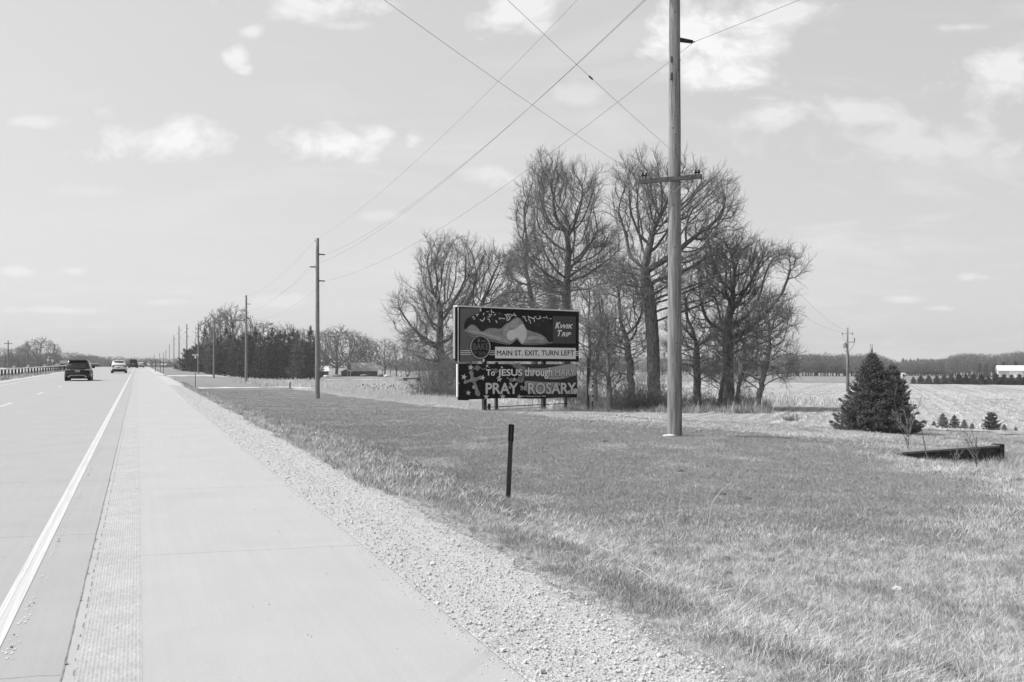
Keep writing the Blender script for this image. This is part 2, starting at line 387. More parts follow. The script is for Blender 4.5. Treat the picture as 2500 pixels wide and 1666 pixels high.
ground = np_mesh('ground', np.stack([X, Y, Zg], -1).reshape(-1, 3), Q, M['turf'], smooth=True)
a_ = ground.data.attributes.new('rough', 'FLOAT', 'POINT')
rr = roughness_at(X, Y); rr = np.where((Y > 150) & (X > 3), .25, rr)
a_.data.foreach_set('value', rr.ravel().astype(np.float32))
tag(ground, kind='structure')

ROADY = list(np.arange(-24, 40, 1.0)) + list(np.arange(40, 240, 5.0)) + list(np.arange(240, 600, 6.0))
def strip(name, x0f, x1f, dz, m, ys=ROADY, thick=0.0, zf=None, nx=1):
    """sheet that follows the ground between two edge lines"""
    V = []; Fc = []
    zf = zf or (lambda x, y: zr1(y))
    for y in ys:
        a = x0f(y) if callable(x0f) else x0f; b = x1f(y) if callable(x1f) else x1f
        for i in range(nx + 1):
            x = a + (b - a) * i / nx; V.append((x, y, zf(x, y) + dz))
    k = nx + 1
    for j in range(len(ys) - 1):
        for i in range(nx): Fc.append((j * k + i, j * k + i + 1, (j + 1) * k + i + 1, (j + 1) * k + i))
    if thick:
        o = len(V); V += [(v[0], v[1], v[2] - thick) for v in V]
        for j in range(len(ys) - 1):
            Fc.append((j * k, (j + 1) * k, (j + 1) * k + o, j * k + o))
            Fc.append((j * k + nx, j * k + nx + o, (j + 1) * k + nx + o, (j + 1) * k + nx))
    return tag(mesh_obj(name, V, Fc, m), kind='structure')
strip('highway', -8.9, -.352, 0, M['lane'], thick=.25)
strip('shoulder_pavement', -.352, 1.77, .001, M['shoulder'], thick=.25)
strip('rumble_strip', -.30, .02, .0022, M['rumble'])
strip('edge_line', -.815, -.70, .0022, M['wornpaint'])
strip('edge_line', -.812, -.775, .0034, M['paint'])
strip('edge_line', -.742, -.702, .0034, M['paint'])
strip('edge_line', -8.08, -7.97, .005, M['paint'])
rnd = random.Random(4)
mb = MB()
for k in range(-2, 20):                                       # dashed lane line
    y0 = 47.5 + 12.19 * k
    if y0 < 0: continue
    mb.add([(-4.43, y0, zr1(y0) + .005), (-4.31, y0, zr1(y0) + .005), (-4.31, y0 + 3.05, zr1(y0 + 3.05) + .005), (-4.43, y0 + 3.05, zr1(y0 + 3.05) + .005)], [(0, 1, 2, 3)])
tag(mb.build('lane_dashes', M['paint']), kind='structure')
mb = MB()                                                     # flaking remnant of the older line
for i in range(800):
    y = 3.5 + 26 * rnd.random() ** 1.3; x = -.64 + rnd.gauss(0, .018); 
    if math.sin(y * 7) + math.sin(y * 2.3) + rnd.random() < .3: continue
    n = rnd.randint(5, 7); r = rnd.uniform(.003, .011)
    mb.add([(x + r * math.cos(6.283 * j / n) * rnd.uniform(.5, 1.2), y + 2.2 * r * math.sin(6.283 * j / n) * rnd.uniform(.5, 1.3), .0024) for j in range(n)], [tuple(range(n))])
tag(mb.build('old_line_remnant', M['flake']), kind='structure')
mb = MB()                                                     # crack between lane and shoulder, ragged edge of the milled strip
def wob(y, s): return mnoise.noise(Vector((y * 1.7, s, 0))) * .012 + mnoise.noise(Vector((y * 9, s, 4))) * .006
ys = list(np.arange(3.0, 22, .05)) + list(np.arange(22, 90, .5))
for x0, s, w in ((-.352, 0.0, .0040), (-.303, 7.0, .0030)):
    for a, b in zip(ys[:-1], ys[1:]):
        if s and math.sin(a * 29) + .8 * math.sin(a * 12.7 + 1) < .1: continue
        wa = w * (1 + .9 * mnoise.noise(Vector((a * 5, s, 1)))); wb_ = w * (1 + .9 * mnoise.noise(Vector((b * 5, s, 1))))
        k = .35 if s == 0 else .7
        xa, xb = x0 + k * wob(a, s), x0 + k * wob(b, s)
        mb.add([(xa - wa, a, .0038), (xa + wa, a, .0038), (xb + wb_, b, .0038), (xb - wb_, b, .0038)], [(0, 1, 2, 3)])
        if s == 0 and rnd.random() < .07: 
            l = rnd.uniform(.01, .03); mb.add([(xa, a, .008), (xa + l, a + .01, .008), (xa + l * .8, a + .025, .008), (xa, a + .03, .0040)], [(0, 1, 2, 3)])
tag(mb.build('pavement_crack', M['crack']), kind='structure')
# gravel shoulder with a ragged grassy edge
gys = list(np.arange(-12, 40, .25)) + list(np.arange(40, 300, 4.0))
gedge = lambda y: 2.78 + .16 * mnoise.noise(Vector((y * .45, 3, 0))) + .10 * mnoise.noise(Vector((y * 2.1, 9, 0))) + .09 * mnoise.noise(Vector((y * 7.3, 9, 3))) + .5 * float(sm(98, 106, y) * sm(122, 116, y))
strip('gravel_shoulder', 1.77, gedge, .006, M['gravel'], ys=gys, zf=T1, nx=4)
strip('gravel_shoulder', lambda y: -9.9 + .2 * mnoise.noise(Vector((y * .1, 5, 0))), -8.9, .012, M['gravel'], ys=list(np.arange(20, 330, 4.0)), zf=T1, nx=2)
# farm driveway and a second side road, both square to the highway
def cross(name, y0, y1, x0, x1, m):
    V = []; xs = list(np.arange(x0, x1 + .01, 1.0)); Fc = []
    for x in xs:
        fl = 2.5 * float(sm(7, 2.0, x)); 
        for y in (y0 - fl, (y0 + y1) / 2, y1 + fl): V.append((x, y, T1(x, y) + .05))
    for i in range(len(xs) - 1):
        for j in range(2): Fc.append((i * 3 + j, i * 3 + j + 1, i * 3 + j + 4, i * 3 + j + 3))
    return tag(mesh_obj(name, V, Fc, m), kind='structure')
cross('farm_driveway', 109.5, 113.6, 1.8, 19, M['track'])
cross('side_road', 215, 224, 1.8, 60, M['track'])
# stubble field, rows at 45 degrees to the highway
def field(name, u0, u1, w0, w1, m, su=2.5, sw=2.5, keep=None):
    us = np.arange(u0, u1 + .01, su); ws = np.arange(w0, w1 + .01, sw)
    s = math.sqrt(.5); V = []; K = {}
    for i, u in enumerate(us):
        for j, w in enumerate(ws):
            x, y = (u + w) * s, (u - w) * s
            if keep and not keep(x, y, u, w): continue
            K[(i, j)] = len(V); V.append((u, -w, T1(x, y) + .035))
    Fc = [(K[(i, j)], K[(i, j + 1)], K[(i + 1, j + 1)], K[(i + 1, j)]) for i in range(len(us) - 1) for j in range(len(ws) - 1)
          if all(k in K for k in ((i, j), (i + 1, j), (i, j + 1), (i + 1, j + 1)))]
    o = mesh_obj(name, V, Fc, m, smooth=True); o.rotation_euler = (0, 0, R(45))
    return tag(o, kind='structure')
field('stubble_field', 40, 178, -98, 118, M['field'], 1.2, 1.2, lambda x, y, u, w: x > 20.2 + .3 * math.sin(y * .7) and y < 172 and u > 40 + .5 * math.sin(w * .8) and not (y > 106 and x < 21))

# ------------------------------------------------------------------ power line poles
def insulator(parent, z, side, length=.46, r=.055):
    """horizontal post insulator standing out square from the pole"""
    b = MB(); x0 = side * .13
    prof = []; n = 11
    for i in range(n):
        t = i / n; prof += [(r * .72, t * length), (r * (1.15 - .25 * t), (t + .45 / n) * length), (r * .72, (t + .6 / n) * length)]
    prof.append((r * .6, length))
    b.lathe([(rr_, side * h) for rr_, h in prof], 12, (x0, 0, z), 'x')
    o = b.build('insulator', M['insul'], parent, True); o.rotation_euler = (0, 0, 0)
    c = MB(); c.box(min(x0 - side * .06, x0 + side * .02), max(x0 - side * .06, x0 + side * .02), -.05, .05, z - .13, z + .13); c.build('bracket', M['steel'], o)
    c = MB(); c.tube([(x0 + side * length, 0, z), (x0 + side * (length + .07), 0, z + .01)], .022, 8)
    c.build('wire_clamp', M['steel'], o)
    return o

def tall_pole(px, Z, top_py, label, H=None, rb=.20, rt=.13, detail=False, group='tall wooden power poles along the highway'):
    x, y = loc(px, Z); z0 = T1(x, y)
    H = H or (zat(top_py, Z) - z0)
    t = thing('power_pole', label, 'power pole', (x, y, z0), 0, group)
    b = MB(); n = 24 if detail else 12; k = 14
    b.tube([(0, 0, -.3)] + [(.004 * math.sin(i * 1.7) * detail, .004 * math.cos(i * 2.1) * detail, H * i / k) for i in range(k + 1)], [rb] + [rb + (rt - rb) * i / k for i in range(k + 1)], n)
    b.build('shaft', M['wood'], t, True)
    for f, s in ((.9, 1), (.82, -1), (.735, 1)): insulator(t, H * f, s, .46, .06)
    c = MB(); c.box(-.22, -.1, -.03, .03, H * .985 - .03, H * .985 + .03); c.build('wire_clamp', M['steel'], t)
    return t, H
POLES = [tall_pole(1647, 25.0, 0, 'tall thick knotty wooden power pole in the foreground with a short crossarm', 15.0, .205, .135, True),
         tall_pole(775, 73.2, 582, 'tall wooden power pole to the left of the big billboard'),
         tall_pole(601, 133.6, 721, 'wooden power pole by the farm driveway in front of the dark spruces'),
         tall_pole(522, 188, 773, 'wooden power pole with a cap on top at the left end of the dark spruces'),
         tall_pole(484, 229, 789.6, 'wooden power pole behind the street name sign'),
         tall_pole(456, 257, 791.6, 'wooden power pole rising from behind the bushy dark evergreen'),
         tall_pole(437, 289, 796, 'far wooden power pole just left of the bushy evergreen'),
         tall_pole(424.5, 371, 819, 'far wooden power pole, first shorter one in the row to the left'),
         tall_pole(413.5, 500, 841, 'far wooden power pole at the right end of the long white shed'),
         tall_pole(405, 600, 855, 'tiny far wooden power pole over the right part of the white shed', rb=.22, rt=.18),
         tall_pole(399, 660, 860, 'tiny far wooden power pole over the middle of the white shed', rb=.22, rt=.18),
         tall_pole(389.5, 700, 862, 'tiny far wooden power pole over the left part of the white shed', rb=.22, rt=.18),
         tall_pole(376.5, 760, 865, 'farthest tiny wooden power pole left of the white shed', rb=.22, rt=.18)]
# details of the near pole
P0, H0 = POLES[0]
b = MB(); kr = random.Random(8)
for i in range(46):
    z = .5 + i * .31 + kr.uniform(-.1, .1); a = R(-90 + 22) + kr.uniform(-1.3, 1.3); r = .205 + (.135 - .205) * z / H0
    px_, py_ = r * math.cos(a), r * math.sin(a); s = kr.uniform(.010, .022)
    b.lathe([(s, -.002), (s * .8, .0040), (s * .3, .009)], 8, (0, 0, 0), 'z')
    M3 = Matrix.Translation((px_, py_, z)) @ Vector((math.cos(a), math.sin(a), 0)).to_track_quat('Z', 'Y').to_matrix().to_4x4()
    for q in range(len(b.v) - 24, len(b.v)): b.v[q] = tuple(M3 @ Vector(b.v[q]))
b.build('knots', M['knot'], P0)
b = MB()
for zc, hh in ((9.95, .1), (10.42, .08)):
    a = R(180 - 50); r = .162; b.box(-.02, .02, -.02, .02, zc - hh, zc + hh)
    for q in range(len(b.v) - 8, len(b.v)):
        v = Vector(b.v[q]); b.v[q] = (v.x + math.cos(R(-112 - 40)) * .158, v.y + math.sin(R(-112 - 40)) * .158, v.z)
b.build('bore_holes', M['hole' if False else 'knot'], P0)
b = MB()                                                       # loose ground wire down the left side
b.tube([(-.16, -.12, 14.5), (-.22, -.13, 12.5), (-.235, -.14, 11.0), (-.225, -.14, 9.9), (-.19, -.13, 9.35), (-.16, -.12, 8.9)], .006, 5)
b.tube([(-.235, -.14, 9.83), (-.15, -.08, 9.92)], .008, 5)
b.build('ground_wire', M['wire'], P0)
# its distribution crossarm
A0 = Vector((12.99, 21.95, 0)); B0 = Vector((14.26, 20.93, 0)); base0 = Vector(P0.location)
HC = 6.58
mid = (A0 + B0) / 2; dirv = (B0 - A0).normalized(); cen = Vector((base0.x, base0.y, 0)); nrm = Vector((dirv.y, -dirv.x, 0))
if nrm.y > 0: nrm = -nrm
fc = cen + nrm * .225
b = MB()
la = fc - dirv * .93; lb = fc + dirv * .77
b.bar((la.x - base0.x, la.y - base0.y, HC - base0.z - .03), (lb.x - base0.x, lb.y - base0.y, HC - base0.z + .03), .095, .115)
ca = b.build('crossarm', mat('crossarm_wood', .06, .13, 3, 6, .85, stretch=(.6, 5, 5)), P0)
b = MB()
f2 = cen + nrm * .19
for s in (-1, 1):
    e = f2 + dirv * s * .33
    b = MB(); b.bar((e.x - base0.x, e.y - base0.y, HC - base0.z - .06), (f2.x - base0.x + .005 * s, f2.y - base0.y, HC - base0.z - .36), .03, .012)
    b.build('brace', M['steel'], P0)
for e in (la + dirv * .08, la + dirv * .17, lb - dirv * .1, lb - dirv * .18):
    b = MB(); c = (e.x - base0.x, e.y - base0.y, HC - base0.z + .05)
    b.lathe([(.012, 0), (.012, .07), (.04, .07), (.05, .10), (.022, .115), (.034, .14), (.02, .165)], 10, c)
    b.build('pin_insulator', M['insul'], ca, True)

def cat_wire(name, pts, sags, r, label, group, extra=None):
    """one hanging wire through the given points"""
    b = MB(); P = []
    for (p, q), s in zip(zip(pts[:-1], pts[1:]), sags):
        n = 24
        for i in range(n):
            t = i / n; v = Vector(p).lerp(Vector(q), t); v.z -= 4 * s * t * (1 - t); P.append(v)
    P.append(Vector(pts[-1])); o0 = P[0].copy()
    b.tube([v - o0 for v in P], r, 5)
    o = b.build(name, M['wire'], None); o.location = o0
    tag(o, label, 'power line', group)
    if extra:
        for (i, rr_, l) in extra:
            e = MB(); v = P[i] - o0; d = (P[i + 1] - P[i]).normalized(); e.tube([v - d * l, v, v + d * l], rr_, 8); e.build('splice', M['wire'], o)
    return o
def att(i, f, side):
    t, H = POLES[i]; return (t.location.x + side * (.13 + .5) if side else t.location.x - .2, t.location.y, t.location.z + H * f)
NP = 9
BACK = (19.0, -34.0, -.6)    # the next pole of the line stands behind the camera
def back(f, side): return (BACK[0] + side * .6, BACK[1], BACK[2] + 15 * f)
g = 'long wires of the tall pole line'
for f, side, lab, sg in ((.985, 0, 'thin topmost wire strung between the tops of the tall poles', .9), (.9, 1, 'wire on the upper right hand insulators of the tall poles', 1.15),
                     (.82, -1, 'wire on the left hand insulators of the tall poles', 1.15), (.735, 1, 'lowest wire on the lower right hand insulators of the tall poles', 1.15)):
    pts = [att(i, f, side) for i in range(NP)][::-1] + [back(f, side)]
    sags = [sg * .95] * (NP - 1) + [.8]
    sags[-2] = sg * 1.0
    cat_wire('power_line', pts, sags, .0052 if side else .0043, lab, g, [(24 * (NP - 2) - 14, .035, .12)] if not side else None)
# lines on the crossarm, crossing the road and running on to the transformer pole
TPX, TPY = loc(2069, 102); TPZ = T1(TPX, TPY); TPH = zat(800, 102) - TPZ
h = R(226)
for (x, y, lab1, lab2, off, ex) in ((12.99, 21.95, 'thin wire from the left end of the crossarm up over the road', 'thin wire from the left end of the crossarm to the transformer pole', -.55, None),
                                (14.26, 20.93, 'thin wire from the right end of the crossarm up over the road', 'thin wire from the right end of the crossarm to the transformer pole', .55, [(5, .016, .09)])):
    z = 6.73
    cat_wire('power_line', [(x, y, z), (x + math.sin(h) * 45, y + math.cos(h) * 45, z + 1.6)], [.6], .0032, lab1, 'thin wires on the short crossarm', ex)
    cat_wire('power_line', [(x, y, z), (TPX + off * CT, TPY - off * ST, TPZ + TPH * .93)], [1.0], .0052, lab2, 'thin wires on the short crossarm')
# transformer pole
t = thing('utility_pole', 'short wooden utility pole with a transformer can behind the big spruce', 'utility pole', (TPX, TPY, TPZ), -TH)
b = MB(); b.tube([(0, 0, -.3), (0, 0, TPH)], [.15, .10], 12); b.build('shaft', M['wood'], t, True)
s_ = 102 / F
b = MB(); zb = TPH * .93 - .18; b.tube([(-.62, -.05, zb), (.56, -.05, zb + .03)], .022, 6)
for xx in (-.62, .56): b.lathe([(.03, -.22), (.05, -.18), (.03, -.1), (.03, .0), (.05, .04), (.03, .1)], 8, (xx, -.05, zb + .05))
b.build('crossbar', M['wire'], t)
b = MB(); b.lathe([(.05, 0), (.17, .01), (.19, .05), (.19, .55), (.2, .6), (.1, .66)], 14, (-.36, -.1, zat(850, 102) - TPZ)); b.box(-.2, 0, -.05, .0, zat(848, 102) - TPZ, zat(848, 102) - TPZ + .05); b.box(-.2, 0, -.05, .0, zat(841, 102) - TPZ, zat(841, 102) - TPZ + .05)
b.build('transformer_can', M['steel'], t, True)
b = MB(); z1 = zat(836, 102) - TPZ
b.tube([(.1, -.05, z1), (.72, -.05, z1 + .02)], .035, 6); b.tube([(.74, -.05, z1 - .05), (.80, -.05, z1 + .3), (.72, -.05, z1 + .5)], .045, 6)
b.tube([(.72, -.05, z1), (.7, -.05, z1 - .35), (.35, -.05, z1 - .75), (.14, -.05, z1 - 1.1), (.13, -.05, z1 - 1.4)], .022, 5)
b.tube([(-.42, -.1, z1 - .65), (-.38, -.1, z1 - .95), (-.2, -.1, z1 - 1.1), (0, -.1, z1 - 1.1)], .014, 5); b.tube([(-.55, -.05, zb), (-.4, -.08, z1 + .1), (-.36, -.1, z1 - .05)], .012, 5)
b.build('cutout_and_cables', M['wire'], t)
b = MB(); b.tube([(.14, -.08, 0), (.14, -.08, z1 - 1.3)], .035, 6); b.build('conduit', M['postgreen'], t)

# ------------------------------------------------------------------ far poles and signs on the left
def t_pole(px, Z, top, arm, label, hw=1.1):
    x, y = loc(px, Z); z0 = T1(x, y); H = zat(top, Z) - z0
    t = thing('utility_pole', label, 'utility pole', (x, y, z0), -TH, 'utility poles beyond the far side of the road')
    b = MB(); b.tube([(0, 0, -.3), (0, 0, H)], [.16, .12], 8); b.build('shaft', M['wood2'], t)
    if arm: b = MB(); b.box(-hw, hw, -.05, .05, H - .75, H - .58); b.build('crossarm', M['wood2'], t)
t_pole(20, 210, 832, 1, 'utility pole with a wide crossarm at the far left edge of the photo', .95)
t_pole(66, 240, 837, 0, 'plain thin utility pole in front of the left of the round bare tree')
t_pole(89, 235, 848, 1, 'utility pole with a crossarm in front of the middle of the round bare tree', .85)

def sign(name, label, px, Z, base_py, parts, cat='sign', post=.03, top=None, h=0, leg=None):
    x, y = loc(px, Z); z0 = T1(x, y)
    t = thing(name, label, cat, (x, y, z0), h)
    return t, zat(base_py, Z) - z0
# street name sign on a thin post in the verge
x, y = loc(477, 88); z0 = T1(x, y); hh = zat(869, 88) - z0
t = thing('street_name_sign', 'green street name sign, two blades on a thin post in the verge beyond the driveway', 'street sign', (x, y, z0), 0)
t['label'] = 'street name sign with a wide pale blade on a thin post in the roadside grass'
b = MB(); b.tube([(0, 0, -.2), (0, 0, hh)], .032, 8); b.build('post', M['postgreen'], t)
b = MB(); b.box(-.33, .33, -.012, .012, hh - .02, hh + .17); o = b.build('blade', M['steel'], t); o.rotation_euler = (0, 0, -TH)
b = MB(); b.box(-.012, .012, -.30, .30, hh - .2, hh - .04); o = b.build('blade', M['steel'], t); o.rotation_euler = (0, 0, .2)
b = MB(); b.tube([(0, -.03, hh - .28), (0, -.03, hh - .06)], .05, 8); b.build('bracket', M['white'], t)
def small_sign(name, label, px, Z, shapes, cat='road sign', group=None, h=-TH):
    x, y = loc(px, Z); z0 = T1(x, y); t = thing(name, label, cat, (x, y, z0), h, group)
    top = max(zat(s[2], Z) for s in shapes) - z0
    b = MB(); b.tube([(0, .03, -.2), (0, .03, top)], .05, 6); b.build('post', M['steel'], t)
    for (kind, cpx, cpy, w, hgt, m) in shapes:
        cx = (cpx - px) * Z / F; cz = zat(cpy, Z) - z0; w *= Z / F / 2; hgt *= Z / F / 2
        b = MB()
        if kind == 'd': b.add([(cx + a * w, yy, cz + c * hgt) for yy in (-.03, 0) for a, c in ((-1, 0), (0, -1), (1, 0), (0, 1))], [(0, 1, 2, 3), (7, 6, 5, 4)] + [(i, i + 4, (i + 1) % 4 + 4, (i + 1) % 4) for i in range(4)])
        else: b.box(cx - w, cx + w, -.03, 0, cz - hgt, cz + hgt)
        b.build('panel', M[m], t)
    return t
small_sign('road_sign', 'pale diamond warning sign with a small plate above it on the far left roadside', 117, 190, [('d', 117, 879, 8, 9, 'paleg'), ('b', 119, 872, 5, 2.5, 'paleg')])
small_sign('road_sign', 'pale rectangular road sign right of the diamond sign', 128, 200, [('b', 128, 882, 8, 2.3, 'paleg'), ('b', 128, 879, 7, 1.8, 'paleg')])
small_sign('road_sign', 'small white square sign beyond the cars', 362, 260, [('b', 362, 889, 4, 5, 'white')])
for px, Z, top, lab in ((379.5, 130, 879, 'left of three thin dark posts standing in the verge beyond the driveway'), (392, 140, 880, 'middle of three thin dark posts standing in the verge beyond the driveway'), (399, 135, 880, 'right of three thin dark posts standing in the verge beyond the driveway')):
    x, y = loc(px, Z); z0 = T1(x, y); hgt = zat(top, Z) - z0
    t = thing('marker_post', lab, 'post', (x, y, z0), 0, 'thin posts in the far verge')
    b = MB(); b.box(-.035, .035, -.02, .02, -.2, hgt); b.build('shaft', M['postgreen'], t)
    b = MB(); b.box(-.05, .05, -.03, -.02, hgt - .3, hgt); b.build('reflector', M['wood2'], t)

# perforated U channel post in the foreground
x, y = loc(1240, 14.4); z0 = T1(x, y)
t = thing('delineator_post', 'dark perforated steel post without its plate, standing in the mown grass', 'post', (x, y, z0), 0)
Hh = 1.19
def uchan(b, zz0, zz1, w, d, th):
    for x0, x1, y0, y1 in ((-w / 2, w / 2, 0, th), (-w / 2, -w / 2 + th, -d, 0), (w / 2 - th, w / 2, -d, 0), (-w / 2 - .012, -w / 2 + th, -d - th, -d), (w / 2 - th, w / 2 + .012, -d - th, -d)):
        b.box(x0, x1, y0, y1, zz0, zz1)
b = MB(); uchan(b, -.3, Hh - .02, .052, .028, .005); o1 = b.build('channel', M['postgreen'], t)
b = MB(); uchan(b, Hh - .27, Hh, .066, .034, .0040); b.box(-.034, .034, -.038, -.033, Hh - .27, Hh); o2 = b.build('sleeve', M['postblack'], t)
b = MB()
for i in range(30):
    zc = .10 + i * .036
    if zc > Hh - .02: break
    yy = -.0395 if zc > Hh - .27 else -.001
    b.add([(.0055 * math.cos(a), yy, zc + .0055 * math.sin(a)) for a in [2 * math.pi * j / 8 for j in range(8)]], [tuple(range(8))])
b.build('holes', M['hole'], t)
t.rotation_euler = (R(-.5), R(2.6), -TH + .15)
# short stakes and bollards in the far lawn
x, y = loc(633, 82); t = thing('marker_stake', 'small white tipped stake in the lawn left of the second pole', 'stake', (x, y, T1(x, y)), 0)
b = MB(); b.tube([(0, 0, -.1), (0, 0, .5)], .045, 8); b.build('shaft', M['steel'], t); b = MB(); b.tube([(0, 0, .5), (0, 0, .66)], .05, 8); b.build('tip', M['white'], t)
t['label'] = 'small stake with a white tip in the lawn between two power poles'
x, y = loc(708, 106); t = thing('bollard', 'short dark bollard with a pale cap at the end of the driveway', 'bollard', (x, y, T1(x, y)), 0)
b = MB(); b.tube([(0, 0, -.1), (0, 0, .72)], .10, 10); b.build('shaft', M['wood2'], t); b = MB(); b.tube([(0, 0, .72), (0, 0, .86)], .11, 10); b.build('cap', M['white'], t)
# meter post right of the billboard
x, y = loc(1443, 53); z0 = T1(x, y)
t = thing('meter_post', 'dark wooden meter post with a pale electric box between the billboard and the trees', 'meter post', (x, y, z0), -TH)
b = MB(); b.box(-.24, -.10, -.07, .07, -.2, 3.2); b.build('post', M['darkwood'], t)
b = MB(); b.box(.05, .13, -.05, .05, -.2, 1.6); b.build('post', M['darkwood'], t)
b = MB(); b.box(-.16, .14, -.16, -.05, .98, 1.42); b.build('meter_box', M['steel'], t)
b = MB(); b.lathe([(.085, 0), (.085, -.05), (.05, -.08)], 12, (0, -.16, 1.24), 'y'); b.build('meter', M['paleg'], t, True)
b = MB(); b.box(-.14, .0, -.14, -.05, 1.42, 1.6); b.build('switch_box', M['steel'], t)
b = MB(); b.box(.0, .12, -.12, -.05, .62, .84); b.build('switch_box', M['steel'], t)
# timber headwall on the right
t = thing('timber_headwall', 'long dark timber headwall half hidden in tall dry grass on the right', 'retaining wall', (16.35, 15.9, -.575), 0)
b = MB()
ang = math.atan2(.6, 3.95)
for i in range(3): b.bar((0, 0, -.10 - i * .2), (4.0, .6, -.13 - i * .2), .14, .19)
o = b.build('planks', M['darkwood'], t)
b = MB(); b.bar((-.02, .02, .01), (4.04, .62, -.02), .22, .045); b.build('cap_board', M['wood2'], t)
b = MB(); b.box(3.86, 4.02, .48, .74, -.7, .03); b.build('end_post', M['darkwood'], t)
b = MB(); b.box(1.75, 1.87, .14, .26, -.7, -.06); b.build('middle_post', M['darkwood'], t)

# ------------------------------------------------------------------ guardrail with reflective markers
t = thing('guardrail', 'long steel guardrail on dark wooden posts along the far side of the road', 'guardrail', (-13.4, 96, 0), 0)
def gx_(y): return -13.4 + 3.3 * float(sm(96, 160, y))
gyy = list(np.arange(92, 330, 1.905)); posts = gyy[:99]
for k, y in enumerate(posts):
    z0 = T1(gx_(y), y); b = MB(); b.box(gx_(y) + 13.4 - .09, gx_(y) + 13.4 + .09, y - 96 - .09, y - 96 + .09, z0 - .2, z0 + .80 + .02 * math.sin(k * 2.7)); b.build('post', M['darkwood'] if k % 5 else M['wood2'], t)
b = MB(); yr = [y for y in posts]
for i in range(len(yr) - 1):
    p, q = [Vector((gx_(y) + 13.4 + .03, y - 96, T1(gx_(y), y) + .86)) for y in (yr[i], yr[i + 1])]
    b.bar(p, q, .20, .13)
b.build('rail', M['white'], t)
for i, px in enumerate((44, 78, 105, 124, 143)):
    Z = (100, 108, 118, 127, 140)[i]; x, y = loc(px, Z); x = gx_(y); z0 = T1(x, y)
    t = thing('rail_marker', ['nearest', 'second', 'middle', 'fourth', 'farthest'][i] + ' of the five pale curved markers standing over the guardrail', 'marker', (x, y, z0), -TH, 'pale curved markers over the guardrail')
    b = MB(); n = 9
    for j in range(n):
        a0, a1 = R(-70 + 230 * j / n), R(-70 + 230 * (j + 1) / n)
        b.bar((.12 - .13 * math.cos(a0), 0, 1.02 + .13 * math.sin(a0)), (.12 - .13 * math.cos(a1), 0, 1.02 + .13 * math.sin(a1)), .05, .07)
    b.build('hoop', M['white'], t); b = MB(); b.box(-.03, .03, -.02, .02, .7, .98); b.build('stem', M['steel'], t)

# ------------------------------------------------------------------ billboard
BL = loc(1115, 47.6); BR = loc(1410, 52.4)
bdir = Vector((BR[0] - BL[0], BR[1] - BL[1], 0)); BWID = bdir.length; bdir.normalize(); bang = math.atan2(bdir.y, bdir.x)
bz0 = T1(*loc(1262, 50))
BO = Vector((BL[0], BL[1], bz0))
bn = Vector((bdir.y, -bdir.x, 0))             # faces the oncoming traffic
UP0 = zat(882.6, 47.6) - bz0; UP1 = zat(749.5, 47.6) - bz0       # top panel, metres above its footing
LO0 = .36 + 0.0; LO1 = zat(889, 47.6) - bz0
LO0 = zat(974, 47.6) - bz0
def art(cx, cy):
    """artwork sheet coordinates (measured units) to metres on the board"""
    px = 1080 + cx * 380 / 2055; py = 730 + cy * 290 / 1568
    k = (px - 1250) / F
    # board line: L = L0 + s*dl, Z = 47.6 + s*dz
    L0 = (1115 - 1250) * 47.6 / F; L1 = (1410 - 1250) * 52.4 / F; dl = (L1 - L0) / BWID; dz = 4.8 / BWID
    s = (k * 47.6 - L0) / (dl - k * dz); Z = 47.6 + s * dz
    return s, zat(py, Z) - bz0
bill = thing('billboard', 'large dark double billboard, iced pastry advertisement above and prayer banner below', 'billboard', BO, bang)
# local axes: x along the board, -y towards the viewer, z up
def flat(name, pts, layer, m, parent=bill, raw=False):
    P = pts if raw else [art(*p) for p in pts]
    return mesh_obj(name, [(p[0], -.10 - .0035 * layer, p[1]) for p in P], [tuple(range(len(P)))], m, parent)
def flats(name, polys, layer, m, parent=bill, raw=False):
    b = MB()
    for pts in polys:
        P = pts if raw else [art(*p) for p in pts]
        b.add([(p[0], -.10 - .0035 * layer, p[1]) for p in P], [tuple(range(len(P)))])
    me = bpy.data.meshes.new(name); me.from_pydata(b.v, [], b.f); me.update(); return link_mesh(name, me, m, parent)
def triflat(name, pts, layer, m, parent=bill):
    """possibly concave outline, triangulated, with corners smoothed"""
    P = [Vector(art(*p)) for p in pts]
    for _ in range(2):
        Q_ = []
        for i in range(len(P)):
            a, c = P[i], P[(i + 1) % len(P)]; Q_ += [a.lerp(c, .25), a.lerp(c, .75)]
        P = Q_
    from mathutils.geometry import tessellate_polygon
    tr = tessellate_polygon([[Vector((p.x, p.y, 0)) for p in P]])
    return mesh_obj(name, [(p.x, -.10 - .0035 * layer, p.y) for p in P], [tuple(t_) for t_ in tr], m, parent)
def am(name, v, v2=None, sc_=3, rough=.7): return mat('print_' + name, v, v2 if v2 is not None else v * 1.08, sc_, 5, rough, spec=.05)
A = dict(black=am('black', .010, .014), grey=am('mid_grey', .15, .17), dgrey=am('dark_grey', .08, .09), white=am('white', .84, .88), icing=am('icing', .026, .036, 2), icehi=am('icing_shine', .07, .09),
         dough=am('dough', .26, .40, 2.2), doughl=am('pale_dough', .42, .54, 2.5), doughm=am('crumb', .26, .52, 7), ink=am('ink', .02, .025), offw=am('off_white', .66, .76), banner=am('banner_dark', .012, .02), bgrey=am('banner_grey', .045, .06), doughd=am('dough_shade', .12, .22, 3), bead=am('bead', .14, .34, 14), cross=am('cross', .2, .46, 8),
         sprd=am('sprinkle_dark', .09, .11), let=am('badge_letter', .10, .12))
